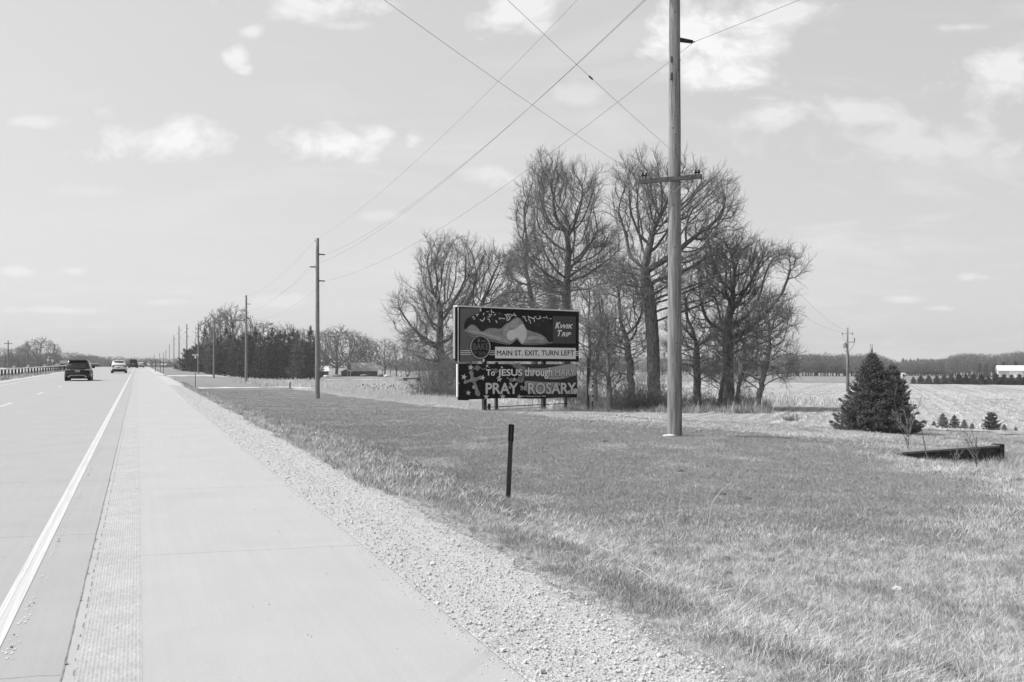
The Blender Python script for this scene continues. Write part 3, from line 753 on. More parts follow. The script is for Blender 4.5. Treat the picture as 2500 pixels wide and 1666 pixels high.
# structure
b = MB(); b.box(0.0, BWID, -.10, .18, UP0, UP1); b.build('panel', M['dark'], bill)
b = MB()
for xx, yy in ((1.95, .12), (2.95, .45), (6.0, .12), (6.75, .12), (7.85, .45)):
    if xx in (6.75,): continue
    w = .20 if yy < .3 else .15
    b = MB(); b.box(xx - w / 2, xx + w / 2, yy + .075, yy + .075 + w, -.3, UP1 - .1 if yy < .3 else LO1 + .1); b.build('support_post', M['darkwood'], bill)
for p_, q_, w_ in (((2.2, .2, -.2), (2.2, .2, .45), .12), ((1.9, .3, .25), (8.0, .5, .3), .04), ((2.2, .3, .1), (6.4, .5, .12), .03)):
    b = MB(); b.bar(p_, q_, w_); b.build('lower_brace', M['darkwood'], bill)
b = MB(); b.box(-.06, BWID + .02, -.14, .26, UP1, UP1 + .075); b.build('top_trim', M['white'], bill)
b = MB(); b.box(-.15, -.125, -.06, .12, UP0 + .15, UP1 + .02); b.build('side_frame', M['steel'], bill)
b = MB(); b.box(-.12, -.005, -.02, .15, UP0 + .1, UP1 - .02); b.build('side_gap', M['dark'], bill)
b = MB(); b.box(.0, .035, -.135, -.103, UP0 - .04, UP1); b.build('edge_trim', M['white'], bill)
# upper poster
flat('poster', [(215, 122), (1787, 175), (1787, 830), (215, 825)], 1, A['black'])
flat('poster_left_field', [(222, 124), (486, 130), (545, 822), (222, 822)], 2, A['grey'])
flat('poster_left_field_mark', [(477, 128), (497, 128), (500, 166), (482, 166)], 3, A['white'])
flat('poster_left_field_mark', [(520, 795), (545, 795), (540, 830), (515, 828)], 3, A['white'])
dough = [(290, 395), (330, 350), (380, 335), (430, 370), (500, 430), (600, 380), (740, 385), (830, 330), (900, 260), (960, 240), (1020, 260), (1065, 340), (1090, 400), (1200, 440), (1330, 490), (1390, 560), (1430, 560), (1450, 590), (1300, 605), (1140, 610), (1035, 610), (990, 560), (965, 520), (945, 560), (870, 610), (760, 590), (620, 560), (480, 520), (360, 500), (300, 450), (275, 415)]
triflat('pastry', dough, 4, A['dough'])
triflat('pastry_shade', [(290, 450), (380, 490), (500, 525), (620, 555), (760, 585), (860, 604), (860, 590), (760, 565), (620, 530), (480, 500), (370, 470), (300, 430)], 4.5, A['doughd'])
triflat('pastry_shade', [(1040, 608), (1140, 608), (1300, 603), (1440, 590), (1430, 575), (1300, 588), (1140, 590), (1050, 592)], 4.5, A['doughd'])
triflat('pastry_highlight', [(320, 440), (450, 455), (600, 500), (760, 545), (760, 510), (600, 465), (450, 425), (330, 415)], 5, A['doughl'])
triflat('pastry_highlight', [(1100, 500), (1220, 490), (1330, 520), (1330, 545), (1220, 530), (1110, 545)], 5, A['doughl'])
triflat('pastry_crumb', [(800, 370), (860, 320), (920, 260), (965, 245), (1000, 300), (1000, 390), (900, 420), (850, 480), (880, 560), (860, 600), (800, 570), (780, 470)], 6, A['doughm'])
triflat('pastry_filling', [(860, 420), (960, 400), (1020, 330), (1060, 340), (1090, 410), (1100, 480), (1070, 560), (1035, 605), (1000, 540), (965, 498), (935, 530), (890, 560), (840, 520), (830, 460)], 7, A['offw'])
icing_l = [(275, 405), (268, 350), (290, 280), (340, 245), (430, 195), (520, 165), (640, 165), (800, 195), (960, 225), (985, 235), (930, 260), (870, 310), (820, 330), (770, 380), (750, 400), (640, 385), (580, 395), (520, 435), (480, 425), (450, 380), (420, 345), (370, 335), (320, 370), (295, 405)]
icing_r = [(990, 240), (1120, 225), (1300, 235), (1432, 260), (1432, 570), (1400, 580), (1370, 555), (1340, 500), (1290, 470), (1190, 440), (1100, 410), (1070, 370), (1060, 320), (1030, 290)]
triflat('icing', icing_l, 8, A['icing']); triflat('icing', icing_r, 8, A['icing'])
triflat('icing_shine', [(300, 375), (345, 335), (370, 330), (350, 345), (310, 388)], 9, A['icehi']); triflat('icing_shine', [(530, 410), (580, 375), (640, 368), (740, 378), (740, 386), (640, 376), (585, 385), (535, 420)], 9, A['icehi']); triflat('icing_shine', [(1200, 430), (1300, 465), (1320, 480), (1300, 475), (1200, 440)], 9, A['icehi'])
def sprk(cx, cy, a, l=34, w=11):
    ca, sa = math.cos(a), math.sin(a); o = []
    for u, v in ((-l / 2, -w / 2), (l / 2, -w / 2), (l / 2 + w * .4, 0), (l / 2, w / 2), (-l / 2, w / 2), (-l / 2 - w * .4, 0)): o.append((cx + u * ca - v * sa, cy + u * sa + v * ca))
    return o
sr = random.Random(21)
spots = [(388, 240, -.6), (405, 262, -.7), (436, 218, .9), (450, 205, .3), (527, 200, -1.2), (580, 170, .05), (630, 165, 1.3), (655, 180, .3), (605, 210, .8), (625, 212, -.8), (600, 238, .1), (675, 210, -.6), (590, 270, .5), (604, 293, 1.3), (495, 285, .5), (515, 290, -.9), (535, 265, -1.1), (695, 300, 1.2),
         (760, 258, .2), (790, 262, .2), (735, 262, 1.3), (820, 210, -.2), (860, 205, .1), (850, 222, .7), (880, 240, -.5), (838, 262, -.9), (860, 275, .1), (828, 235, 1.0), (900, 215, .3), (930, 205, 1.2), (945, 220, .6), (870, 255, 1.2), (845, 285, -.4), (1055, 235, -.1), (1070, 255, .4), (1085, 285, 1.1), (1120, 240, 1.2), (1150, 250, .3), (1130, 280, .9), (1145, 315, 1.2), (1180, 260, .2), (1205, 240, -.6), (1195, 290, 1.2), (1235, 262, .5), (1275, 240, .9), (1270, 258, -.5), (1325, 250, .2), (1360, 245, .9), (1410, 262, .3)]
flats('sprinkles', [sprk(x, y, a + sr.uniform(-.15, .15), sr.uniform(24, 36), sr.uniform(9, 13)) for x, y, a in spots], 10, A['offw'])
flats('sprinkles_dark', [sprk(x, y, a, 34, 10) for x, y, a in ((730, 200, .9), (640, 270, -.9), (525, 235, -1.1), (750, 325, .4), (780, 295, .6), (1250, 350, -.3), (1310, 290, .5), (1110, 300, .6), (745, 190, .9))], 11, A['sprd'])
flat('logo_square', [(1436, 226), (1740, 236), (1740, 592), (1436, 590)], 12, A['dgrey'])
# stripes and badge
st = []
for yy in (684, 709, 734): st += [[(218, yy - 6), (360, yy - 6), (360, yy + 5), (218, yy + 5)], [(600, yy - 2), (676, yy - 1), (676, yy + 9), (600, yy + 8)], [(1740, yy + 12 - 7), (1787, yy + 12 - 7), (1787, yy + 12 + 5), (1740, yy + 12 + 5)]]
flats('stripes', st, 12, A['offw'])
def disc(cx, cy, rx, ry, n=40): return [(cx + rx * math.cos(2 * math.pi * i / n), cy + ry * math.sin(2 * math.pi * i / n)) for i in range(n)]
flat('badge', disc(482, 638, 140, 162), 13, A['ink']); flat('badge_ring', disc(482, 638, 132, 154), 14, A['offw']); flat('badge_face', disc(482, 638, 124, 146), 15, A['dgrey']); flat('badge_centre', disc(482, 638, 108, 128), 16, A['ink'])
flats('badge_lines', [[(490, 545), (548, 545), (548, 553), (490, 553)], [(490, 560), (552, 560), (552, 568), (490, 568)], [(388, 698), (438, 698), (438, 705), (388, 705)], [(392, 712), (438, 712), (438, 718), (392, 718)]], 17, A['grey'])
flat('direction_strip', [(676, 633), (1741, 650), (1741, 795), (676, 785)], 13, A['white'])

def text(name, s, cx, cy, h, w, layer, m, bold=0.0, shear=0.0, parent=bill):
    """printed lettering: (cx,cy) bottom left in sheet units, h cap height, w full width, as flat mesh; bold = stroke widening"""
    cu = bpy.data.curves.new(name, 'FONT'); cu.body = s; cu.size = 1.0; cu.fill_mode = 'FRONT'; cu.dimensions = '2D'
    cu.shear = shear; cu.resolution_u = 4
    o = bpy.data.objects.new(name, cu); C.objects.link(o)
    bpy.context.view_layer.update()
    dg = bpy.context.evaluated_depsgraph_get(); me = bpy.data.meshes.new_from_object(o.evaluated_get(dg))
    bpy.data.objects.remove(o)
    co = np.empty(len(me.vertices) * 3); me.vertices.foreach_get('co', co); co = co.reshape(-1, 3)
    mn = co.min(0); mx_ = co.max(0); cap = .70 if any(ch.isupper() or ch.isdigit() for ch in s) else .53
    polys = [tuple(p.vertices) for p in me.polygons]; V = []; Fc = []
    offs = [(0, 0)]
    if bold:
        for r in ((bold,) if bold < .05 else (bold * .5, bold)): offs += [(r * math.cos(k * math.pi / 4), r * math.sin(k * math.pi / 4)) for k in range(8)]
    for q, (ox, oy) in enumerate(offs):
        b0 = len(V)
        for c_ in co:
            s_ = art(cx + (c_[0] - mn[0]) / (mx_[0] - mn[0]) * w + ox * h / cap, cy - c_[1] / cap * h - oy * h / cap)
            V.append((s_[0], -.10 - .0035 * layer - .0002 * q, s_[1]))
        Fc += [tuple(b0 + i_ for i_ in p) for p in polys]
    me2 = bpy.data.meshes.new(name); me2.from_pydata(V, [], Fc); me2.update(); bpy.data.meshes.remove(me)
    return link_mesh(name, me2, m, parent)
text('direction_lettering', 'MAIN ST. EXIT, TURN LEFT', 700, 747, 66, 1018, 14, A['ink'], .014)
for s, x0, y0, h_, w_ in (('K', 1472, 390, 82, 62), ('WIK', 1536, 392, 56, 165), ('T', 1500, 494, 80, 58), ('RIP', 1554, 496, 54, 122)):
    text('logo_lettering', s, x0, y0, h_, w_, 14, A['white'], .03, .3)
text('badge_lettering', 'I', 445, 570, 42, 26, 17, A['grey'], .03); text('badge_lettering', 'BAKE', 384, 672, 86, 204, 17, A['let'], .02); text('badge_lettering', 'BAKE', 388, 670, 82, 196, 19, A['grey'], 0)
text('badge_lettering', 'Sale', 448, 738, 52, 104, 17, A['grey'], .0, .35)
triflat('badge_swash', [(430, 775), (470, 755), (545, 752), (470, 764), (450, 775)], 17, A['let'])
# lower cloth banner: slightly wavy sheet hung below
bn_o = None
def banner_sheet():
    xs = np.linspace(0, 1, 60); zs = np.linspace(0, 1, 24); V = []
    for j, v in enumerate(zs):
        for i, u in enumerate(xs):
            e = 4 * math.sin(u * 9) * (1 - v); cx = 192 + u * (1766 - 192) - (1 - v) * 6 * math.sin(u * 3); 
            cy = (858 + 6 * u) * v + (1322 - 16 * u + 6 * math.sin(u * 12) + (14 if .1 > u else 0)) * (1 - v)
            s_ = art(cx, cy); V.append((s_[0], -.085 + .006 * math.sin(u * 40 + v * 9) + .006 * math.sin(v * 11), s_[1]))
    Fc = [(j * 60 + i, j * 60 + i + 1, (j + 1) * 60 + i + 1, (j + 1) * 60 + i) for j in range(23) for i in range(59)]
    return mesh_obj('banner', V, Fc, A['banner'], bill, True)
bsheet = banner_sheet()
b = MB(); b.box(-.035, .02, -.13, -.0, LO0 + .1, LO1); b.build('banner_edge', M['white'], bill)
b = MB(); b.box(.0, BWID - .25, .02, .12, LO0 + .12, LO1 - .05); b.build('banner_backing', M['dark'], bill)
def star(cx, cy, r, rot=0.0):
    return [(cx + (r if i % 2 == 0 else r * .42) * math.sin(rot + math.pi * i / 5), cy - (r if i % 2 == 0 else r * .42) * 1.05 * math.cos(rot + math.pi * i / 5)) for i in range(10)]
def starmesh(polys, layer, m, name):
    b = MB()
    for pts in polys:
        P = [art(*p) for p in pts]; c = (sum(p[0] for p in P) / len(P), sum(p[1] for p in P) / len(P))
        b.add([(c[0], -.10 - .0035 * layer, c[1])] + [(p[0], -.10 - .0035 * layer, p[1]) for p in P], [(0, i + 1, (i + 1) % len(P) + 1) for i in range(len(P))])
    me = bpy.data.meshes.new(name); me.from_pydata(b.v, [], b.f); me.update(); return link_mesh(name, me, m, bsheet)
triflat('banner_wave', [(840, 862), (1000, 862), (1764, 868), (1764, 1000), (1764, 1300), (1300, 1300), (1160, 1260), (1080, 1120), (1060, 1000), (980, 930), (900, 890)], 2, A['bgrey'], bsheet)
triflat('banner_white_stripe', [(1080, 918), (1300, 922), (1420, 905), (1600, 868), (1700, 862), (1766, 866), (1766, 1005), (1700, 1020), (1600, 1050), (1480, 1065), (1380, 1060), (1250, 1030), (1100, 1005)], 3, am('stripe_upper', .42, .48), bsheet)
A['stripe'] = am('stripe', .40, .46)
triflat('banner_white_stripe', [(1055, 1080), (1160, 1088), (1330, 1100), (1500, 1100), (1560, 1110), (1560, 1150), (1440, 1140), (1420, 1250), (1110, 1255), (1090, 1180)], 3, A['stripe'], bsheet)
triflat('banner_dark_stripe', [(1100, 1005), (1250, 1032), (1350, 1060), (1300, 1010), (1200, 990)], 4, A['bgrey'], bsheet)
triflat('banner_white_stripe', [(1600, 1230), (1766, 1165), (1766, 1255), (1700, 1258), (1600, 1250)], 3, A['offw'], bsheet)
starmesh([star(358, 905, 42, .1), star(270, 1030, 42, .2), star(515, 1040, 40, .3), star(735, 1060, 42, .1), star(328, 1240, 36, .1), star(565, 1292, 42), star(780, 1290, 42), star(1000, 1292, 34), star(935, 1062, 30), star(575, 885, 22), star(770, 905, 20, .4), star(405, 1165, 36, .3), star(880, 1165, 28, .2), star(200, 1115, 16)], 4, A['offw'], 'stars')
triflat('crucifix', [(340, 955), (372, 940), (395, 965), (392, 1000), (400, 1040), (440, 1038), (490, 1010), (512, 1022), (500, 1050), (455, 1075), (420, 1082), (440, 1150), (465, 1215), (488, 1240), (475, 1290), (445, 1282), (412, 1255), (420, 1225), (405, 1150), (380, 1090), (330, 1100), (285, 1125), (262, 1110), (270, 1080), (320, 1068), (362, 1055), (352, 1000), (332, 980)], 5, A['cross'], bsheet)
beads = [(445, 912, 34), (690, 950, 30), (940, 880, 26), (985, 890, 42), (1050, 925, 40), (1060, 980, 26), (1020, 1060, 44), (895, 1072, 30), (975, 1075, 22), (1040, 1020, 30)]
flats('rosary_beads', [disc(x, y, r, r * 1.05, 14) for x, y, r in beads], 5, A['bead'], bsheet)
chain = [(400, 930), (395, 915), (480, 905), (500, 918), (520, 930), (545, 925), (600, 905), (640, 925), (660, 935), (850, 1050), (840, 1040), (868, 1065), (925, 1085), (1000, 1100), (880, 870), (910, 868), (560, 915), (720, 960)]
flats('rosary_chain', [disc(x, y, 10, 7, 8) for x, y in chain], 6, A['cross'], bsheet)
def ol(s, cx, cy, h_, w_, lay, m='white', bold=.028):
    text('banner_lettering_shadow', s, cx - 1, cy + 3, h_, w_, lay, A['ink'], bold + .035, parent=bsheet)
    text('banner_lettering', s, cx, cy, h_, w_, lay + 2, A[m], bold, parent=bsheet)
ol('To', 563, 1012, 80, 110, 7); ol('JESUS', 716, 1013, 84, 318, 7); ol('through', 1068, 1017, 84, 362, 7, 'white', .022); ol('MARY', 1465, 1018, 86, 268, 7, 'offw', .02)
ol('PRAY', 558, 1250, 140, 418, 7, 'offw', .028); ol('THE', 1008, 1205, 56, 82, 7, 'offw', .02); ol('ROSARY', 1118, 1250, 142, 622, 7, 'offw', .028)
text('banner_small_lettering', 'Knights of Columbus Council 1369', 985, 1292, 17, 358, 9, A['white'], .02, parent=bsheet)

# ------------------------------------------------------------------ bare trees
def grow(rng, trunk, atts, step=.35, infl=2.2, kill=.55, iters=140, droop=0.0):
    """space colonisation: returns node positions, parents"""
    pos = [np.array(p, float) for p in trunk]; par = [-1] + list(range(len(trunk) - 1))
    P = np.array(pos); A_ = np.array(atts, float)
    nd = np.full(len(A_), 1e9); ni = np.zeros(len(A_), int)
    new = np.arange(len(P)); par = list(par); deg = {}
    plist = list(P)
    for it in range(iters):
        NP_ = np.array([plist[i] for i in new])
        for c0 in range(0, len(NP_), 400):
            D = np.linalg.norm(A_[:, None, :] - NP_[None, c0:c0 + 400, :], axis=2); j = D.argmin(1); d = D[np.arange(len(A_)), j]
            better = d < nd; nd[better] = d[better]; ni[better] = np.array(new)[c0:c0 + 400][j[better]]
        keep = nd > kill; A_ = A_[keep]; nd = nd[keep]; ni = ni[keep]
        if not len(A_): break
        act = nd < infl * (1 + 4 * (it < 12))
        if not act.any(): act = nd <= nd.min() + .5
        dirs = {}
        for a, i, d in zip(A_[act], ni[act], nd[act]):
            v = (a - plist[i]) / max(d, 1e-6); dirs[i] = dirs.get(i, 0) + v
        new = []
        for i, v in dirs.items():
            n = np.linalg.norm(v)
            if n < 1e-3 or deg.get(i, 0) > 3: continue
            v = v / n + rng.normal(0, .12, 3); v[2] += .10 - droop; 
            p0 = plist[par[i]] if par[i] >= 0 else plist[i] - np.array((0, 0, 1.0)); inert = plist[i] - p0; inert /= max(np.linalg.norm(inert), 1e-6)
            if deg.get(i, 0) == 0 and np.dot(v, inert) < -.2: continue
            v = v + (.95 if deg.get(i, 0) == 0 else .35) * inert; v /= np.linalg.norm(v)
            deg[i] = deg.get(i, 0) + 1
            plist.append(plist[i] + v * step); par.append(i); new.append(len(plist) - 1)
        if not new: break
        new = np.array(new)
    return np.array(plist), np.array(par)

def add_twigs(rng, P, par, rad, n_per=2.0, length=.7, rmax=.03, seg=3, fork=.6, up=.15):
    """fine twigs on the thin wood: appended as extra nodes"""
    nP = list(P); npar = list(par); cand = np.where(rad < rmax)[0]
    for i in cand:
        if par[i] < 0: continue
        d0 = P[i] - P[par[i]]; d0 = d0 / max(np.linalg.norm(d0), 1e-6)
        for _ in range(rng.poisson(n_per)):
            v = d0 * .9 + rng.normal(0, .42, 3); v[2] += up; v /= np.linalg.norm(v)
            L = length * rng.uniform(.5, 1.2); cur = i; p = P[i].copy()
            for s in range(seg):
                p = p + v * L / seg; nP.append(p); npar.append(cur); cur = len(nP) - 1
                v = v + rng.normal(0, .10, 3); v[2] += .06; v /= np.linalg.norm(v)
                if s < seg - 1 and rng.random() < fork:
                    w = v + rng.normal(0, .42, 3); w /= np.linalg.norm(w); nP.append(p + w * L * .5); npar.append(cur)
    return np.array(nP), np.array(npar)

def radii(P, par, tip=.007, expo=2.35, rtrunk=None):
    n = len(P); acc = np.zeros(n); ch = np.zeros(n, int)
    for i in range(n):
        if par[i] >= 0: ch[par[i]] += 1
    for i in range(n - 1, -1, -1):
        r = tip if acc[i] == 0 else acc[i] ** (1 / expo)
        acc[i] = r
        if par[i] >= 0: acc[par[i]] += r ** expo
    if rtrunk:
        s = math.log(rtrunk / tip) / math.log(max(acc[0] / tip, 1.01)); acc = tip * (acc / tip) ** s
    return acc

def tube_mesh(name, P, par, rad, sel, sides, m, parent=None, smooth=True):
    """separate tapered segments for the selected nodes, rings shared in direction along a branch"""
    idx = np.where(sel)[0]; idx = idx[par[idx] >= 0]
    if len(idx) == 0: return None
    p1 = P[idx]; p0 = P[par[idx]]; d = p1 - p0; d /= np.maximum(np.linalg.norm(d, axis=1, keepdims=True), 1e-9)
    D = np.zeros_like(P); D[:, 2] = 1; D[idx] = d
    pd = D[par[idx]]; bend = (pd * d).sum(1)
    d0 = np.where((bend > .75)[:, None], pd, d)
    r1 = rad[idx]; r0 = np.where(bend > .6, np.minimum(rad[par[idx]], r1 * 1.35), r1 * 1.1)
    def frame(v):
        ref = np.tile(np.array([1.0, .13, .07]), (len(v), 1)); ref[np.abs(v[:, 0]) > .93] = (0.1, 1.0, 0.05)
        a = np.cross(v, ref); a /= np.linalg.norm(a, axis=1, keepdims=True); b = np.cross(v, a); return a, b
    a0, b0 = frame(d0); a1, b1 = frame(d); th = 2 * np.pi * np.arange(sides) / sides
    c, s = np.cos(th), np.sin(th)
    R0 = p0[:, None, :] + r0[:, None, None] * (a0[:, None, :] * c[None, :, None] + b0[:, None, :] * s[None, :, None])
    R1 = p1[:, None, :] + r1[:, None, None] * (a1[:, None, :] * c[None, :, None] + b1[:, None, :] * s[None, :, None])
    V = np.concatenate([R0, R1], 1).reshape(-1, 3); n = len(idx); base = (np.arange(n) * 2 * sides)[:, None]
    j = np.arange(sides); q = np.stack([j, (j + 1) % sides, (j + 1) % sides + sides, j + sides], -1)
    Q = (base[:, :, None] + q[None]).reshape(-1, 4)
    return np_mesh(name, V, Q, m, parent, smooth)

def ellipsoid_pts(rng, c, r, n, shell=.45):
    v = rng.normal(size=(n, 3)); v /= np.linalg.norm(v, axis=1, keepdims=True)
    u = rng.random(n) ** (1 / 3.0); u = shell * (.75 + .25 * u) + (1 - shell) * u
    return np.array(c) + v * u[:, None] * np.array(r)

def big_tree(seed, label, px, Z, crown, base_r, trunk_top, n_att=1500, tip=.0075, lean=None, step=.36, kill=.6, twn=1.4, twl=.75, extra_trunks=(), m=('bark', 'twig'), expo=2.35, group='bare trees of the grove beside the billboard', infl=2.4):
    rng = np.random.default_rng(seed); x, y = loc(px, Z); z0 = T1(x, y) - .05
    k = 1.0625 * Z / F
    def w(cx, cy, dep=0.0):    # place in the tree's own frame: x right, y away, z up
        return ((cx * 1.0625 - px) * Z / F, dep, zat(cy * 1.0625, Z) - z0)
    att = []
    tot = sum(e[2] * e[3] for e in crown)
    for e in crown:
        c = w(e[0], e[1], e[4] if len(e) > 4 else 0.0); rx, rz = e[2] * k, e[3] * k
        att.append(ellipsoid_pts(rng, c, (rx, min(rx, rz) * .9, rz), max(30, int(n_att * e[2] * e[3] / tot))))
    att = np.concatenate(att); att = att[att[:, 2] > .8]
    dn = np.array([mnoise.noise(Vector((p[0] * .55 + seed * 7, p[1] * .55, p[2] * .55))) for p in att]); att = att[dn > -.17]
    cm = att.mean(0); oo = att[rng.random(len(att)) < .22]; oo = oo + (oo - cm) * rng.uniform(.04, .30, (len(oo), 1)) ** 1.2; att = np.concatenate([att, oo])
    tp = []
    path = [(px / 1.0625, None)] + list(trunk_top)
    pts = [np.array((0, 0, 0.0))] + [np.array(w(a, b_)) for a, b_ in trunk_top]
    for a, b_ in zip(pts[:-1], pts[1:]):
        n = max(1, int(np.linalg.norm(b_ - a) / step))
        for i in range(n): tp.append(a + (b_ - a) * i / n + rng.normal(0, .02, 3))
    tp.append(pts[-1])
    P, par = grow(rng, tp, att, step, infl, kill)
    rad = radii(P, par, tip * 1.6, expo, base_r)
    P, par = add_twigs(rng, P, par, rad, twn, twl, .02, 4, .95, .25)
    rad = radii(P, par, tip, expo, base_r)
    hz = P[:, 2]; rad = rad * (1 + .35 * np.exp(-hz / .5) * (rad > base_r * .5))
    t = thing('bare_tree', label, 'tree', (x, y, z0), -TH, group)
    thick = rad > .05
    tube_mesh('trunk', P, par, rad, thick, 9, M[m[0]], t)
    tube_mesh('crown', P, par, rad, ~thick, 3, M[m[1]], t, False)
    return t

GR = 'bare trees of the grove beside the billboard'
TREES = [
 (1, 'bushy bare tree at the left end of the grove, left of the billboard', 1085, 78, [(1035, 640, 72, 92), (952, 715, 52, 80), (1000, 760, 80, 90), (985, 640, 40, 60), (1040, 840, 50, 50)], .42, [(1018, 850), (1010, 790)], 1500),
 (2, 'bare tree just above the left end of the billboard, leaning right', 1150, 76, [(1130, 640, 52, 68), (1100, 720, 60, 40), (1165, 700, 40, 60)], .28, [(1078, 820), (1085, 740)], 700),
 (3, 'tallest finely branched bare tree behind the middle of the billboard', 1385, 66, [(1300, 480, 85, 105), (1290, 600, 105, 90), (1370, 600, 60, 80), (1255, 690, 60, 50)], .34, [(1300, 760), (1303, 640)], 1900),
 (4, 'bare tree behind the billboard with limbs leaning up to the left', 1300, 70, [(1205, 620, 48, 75), (1215, 500, 35, 60), (1185, 720, 50, 60), (1240, 700, 60, 60)], .26, [(1232, 760), (1215, 650)], 900),
 (5, 'big dark bare oak directly behind the foreground power pole', 1597, 56, [(1480, 470, 80, 90), (1545, 450, 60, 70), (1610, 480, 75, 75), (1650, 560, 60, 50), (1490, 620, 90, 80), (1600, 640, 80, 70)], .40, [(1501, 800), (1493, 690), (1480, 620)], 2300),
 (6, 'spreading bare oak, rightmost big tree of the grove', 1778, 58, [(1700, 640, 115, 80), (1770, 630, 65, 65), (1640, 700, 60, 60), (1720, 740, 95, 65), (1640, 580, 50, 40)], .37, [(1673, 820), (1672, 760)], 2200),
 (7, 'medium bare tree between the billboard and the big dark oak', 1545, 57, [(1430, 700, 62, 75), (1440, 800, 55, 60), (1390, 760, 50, 60)], .23, [(1448, 850), (1440, 780)], 1000),
 (8, 'bare tree just right of the foreground power pole', 1702, 60, [(1600, 740, 65, 80), (1620, 820, 60, 50), (1560, 800, 45, 60)], .25, [(1602, 860), (1600, 790)], 900),
 (9, 'low bare tree with a crooked pale trunk at the right edge of the grove', 1846, 54, [(1765, 760, 55, 60), (1790, 830, 40, 50), (1730, 850, 50, 40), (1745, 800, 40, 60)], .17, [(1750, 880), (1763, 830)], 800),
 (10, 'slim bare tree just right of the lower banner', 1432, 58, [(1355, 790, 40, 70), (1345, 700, 40, 60), (1370, 850, 35, 40)], .13, [(1352, 860), (1356, 800)], 500),
 (11, 'pale barked slim bare tree between the meter post and the medium tree', 1488, 53, [(1400, 840, 45, 50), (1390, 780, 35, 50)], .16, [(1400, 890), (1398, 850)], 500),
 (12, 'thin leaning bare tree close to the left of the spreading oak', 1755, 56, [(1668, 800, 35, 80), (1650, 850, 40, 40)], .12, [(1660, 880), (1668, 820)], 400),
 (13, 'thin forked bare tree close to the right of the spreading oak', 1795, 57, [(1710, 830, 45, 50), (1700, 780, 45, 50)], .13, [(1700, 880), (1712, 840)], 450),
 (14, 'slim dark bare tree seen through the gap right of the billboard', 1455, 62, [(1375, 740, 45, 70), (1380, 820, 35, 50)], .15, [(1368, 860), (1375, 800)], 500),
 (15, 'thin bare tree behind the left post of the billboard', 1180, 70, [(1100, 850, 45, 45), (1060, 840, 40, 50)], .12, [(1105, 890), (1100, 860)], 300),
]
for (s, lab, px, Z, cr, br, tt, na) in TREES:
    pal = s in (11,)
    big_tree(s, lab, px, Z, cr, br, tt, int(na * 3.0), kill=.33, step=.27, infl=1.9, m=('palebark', 'twig') if pal else ('bark', 'twig'), twl=.8 if s != 3 else 1.0, twn=2.6, tip=.0044)

# ------------------------------------------------------------------ far bare trees: a few kinds, many copies
def proto_tree(seed, h, wid, name, label, n_att=1000, shape=0, rt=.22, tip=.02, mt='fartwig', low=.25):
    rng = np.random.default_rng(seed)
    att = ellipsoid_pts(rng, (0, 0, h * (.5 + low * .4)), (wid / 2, wid / 2, h * (.5 - low * .4)), n_att, .55)
    if shape: att[:, 0] += .3 * (att[:, 2] - h * .5)
    tp = [np.array((rng.normal(0, .03), rng.normal(0, .03), z)) for z in np.arange(0, h * low + .01, .5)]
    P, par = grow(rng, tp, att, .42, 2.6, .52)
    rad = radii(P, par, tip * 1.5, 2.3, rt); P, par = add_twigs(rng, P, par, rad, 1.2, .9, .07, 2, .6)
    rad = radii(P, par, tip, 2.3, rt)
    t = thing(name, label, 'tree'); thick = rad > .09
    tube_mesh('trunk', P, par, rad, thick, 5, M['bark'], t); tube_mesh('crown', P, par, rad, ~thick, 3, M[mt], t, False)
    return t
PT = [proto_tree(101, 10, 8, 'bare_tree', 'x'), proto_tree(102, 10, 10, 'bare_tree', 'x', 1200, 0, .26, low=.15), proto_tree(103, 10, 6.5, 'bare_tree', 'x', 850, 1), proto_tree(104, 10, 9, 'bare_tree', 'x', 1000, 0, .22, low=.25), proto_tree(105, 10, 5.5, 'bare_tree', 'x', 650, 0, .16, low=.15)]
PT_used = set()
def far_tree(k, px, Z, top_py, label, group=None, wide=1.0, rz=0.0, sink=0.0):
    x, y = loc(px, Z); z0 = T1(x, y) - sink; H = zat(top_py, Z) - z0; s = H / 10.2
    o = PT[k]
    if k in PT_used: return copy_tree(o, (x, y, z0), rz, (s * wide, s * wide, s), label, group)
    PT_used.add(k); return move(o, (x, y, z0), rz, (s * wide, s * wide, s), label, group)
fr = random.Random(77)
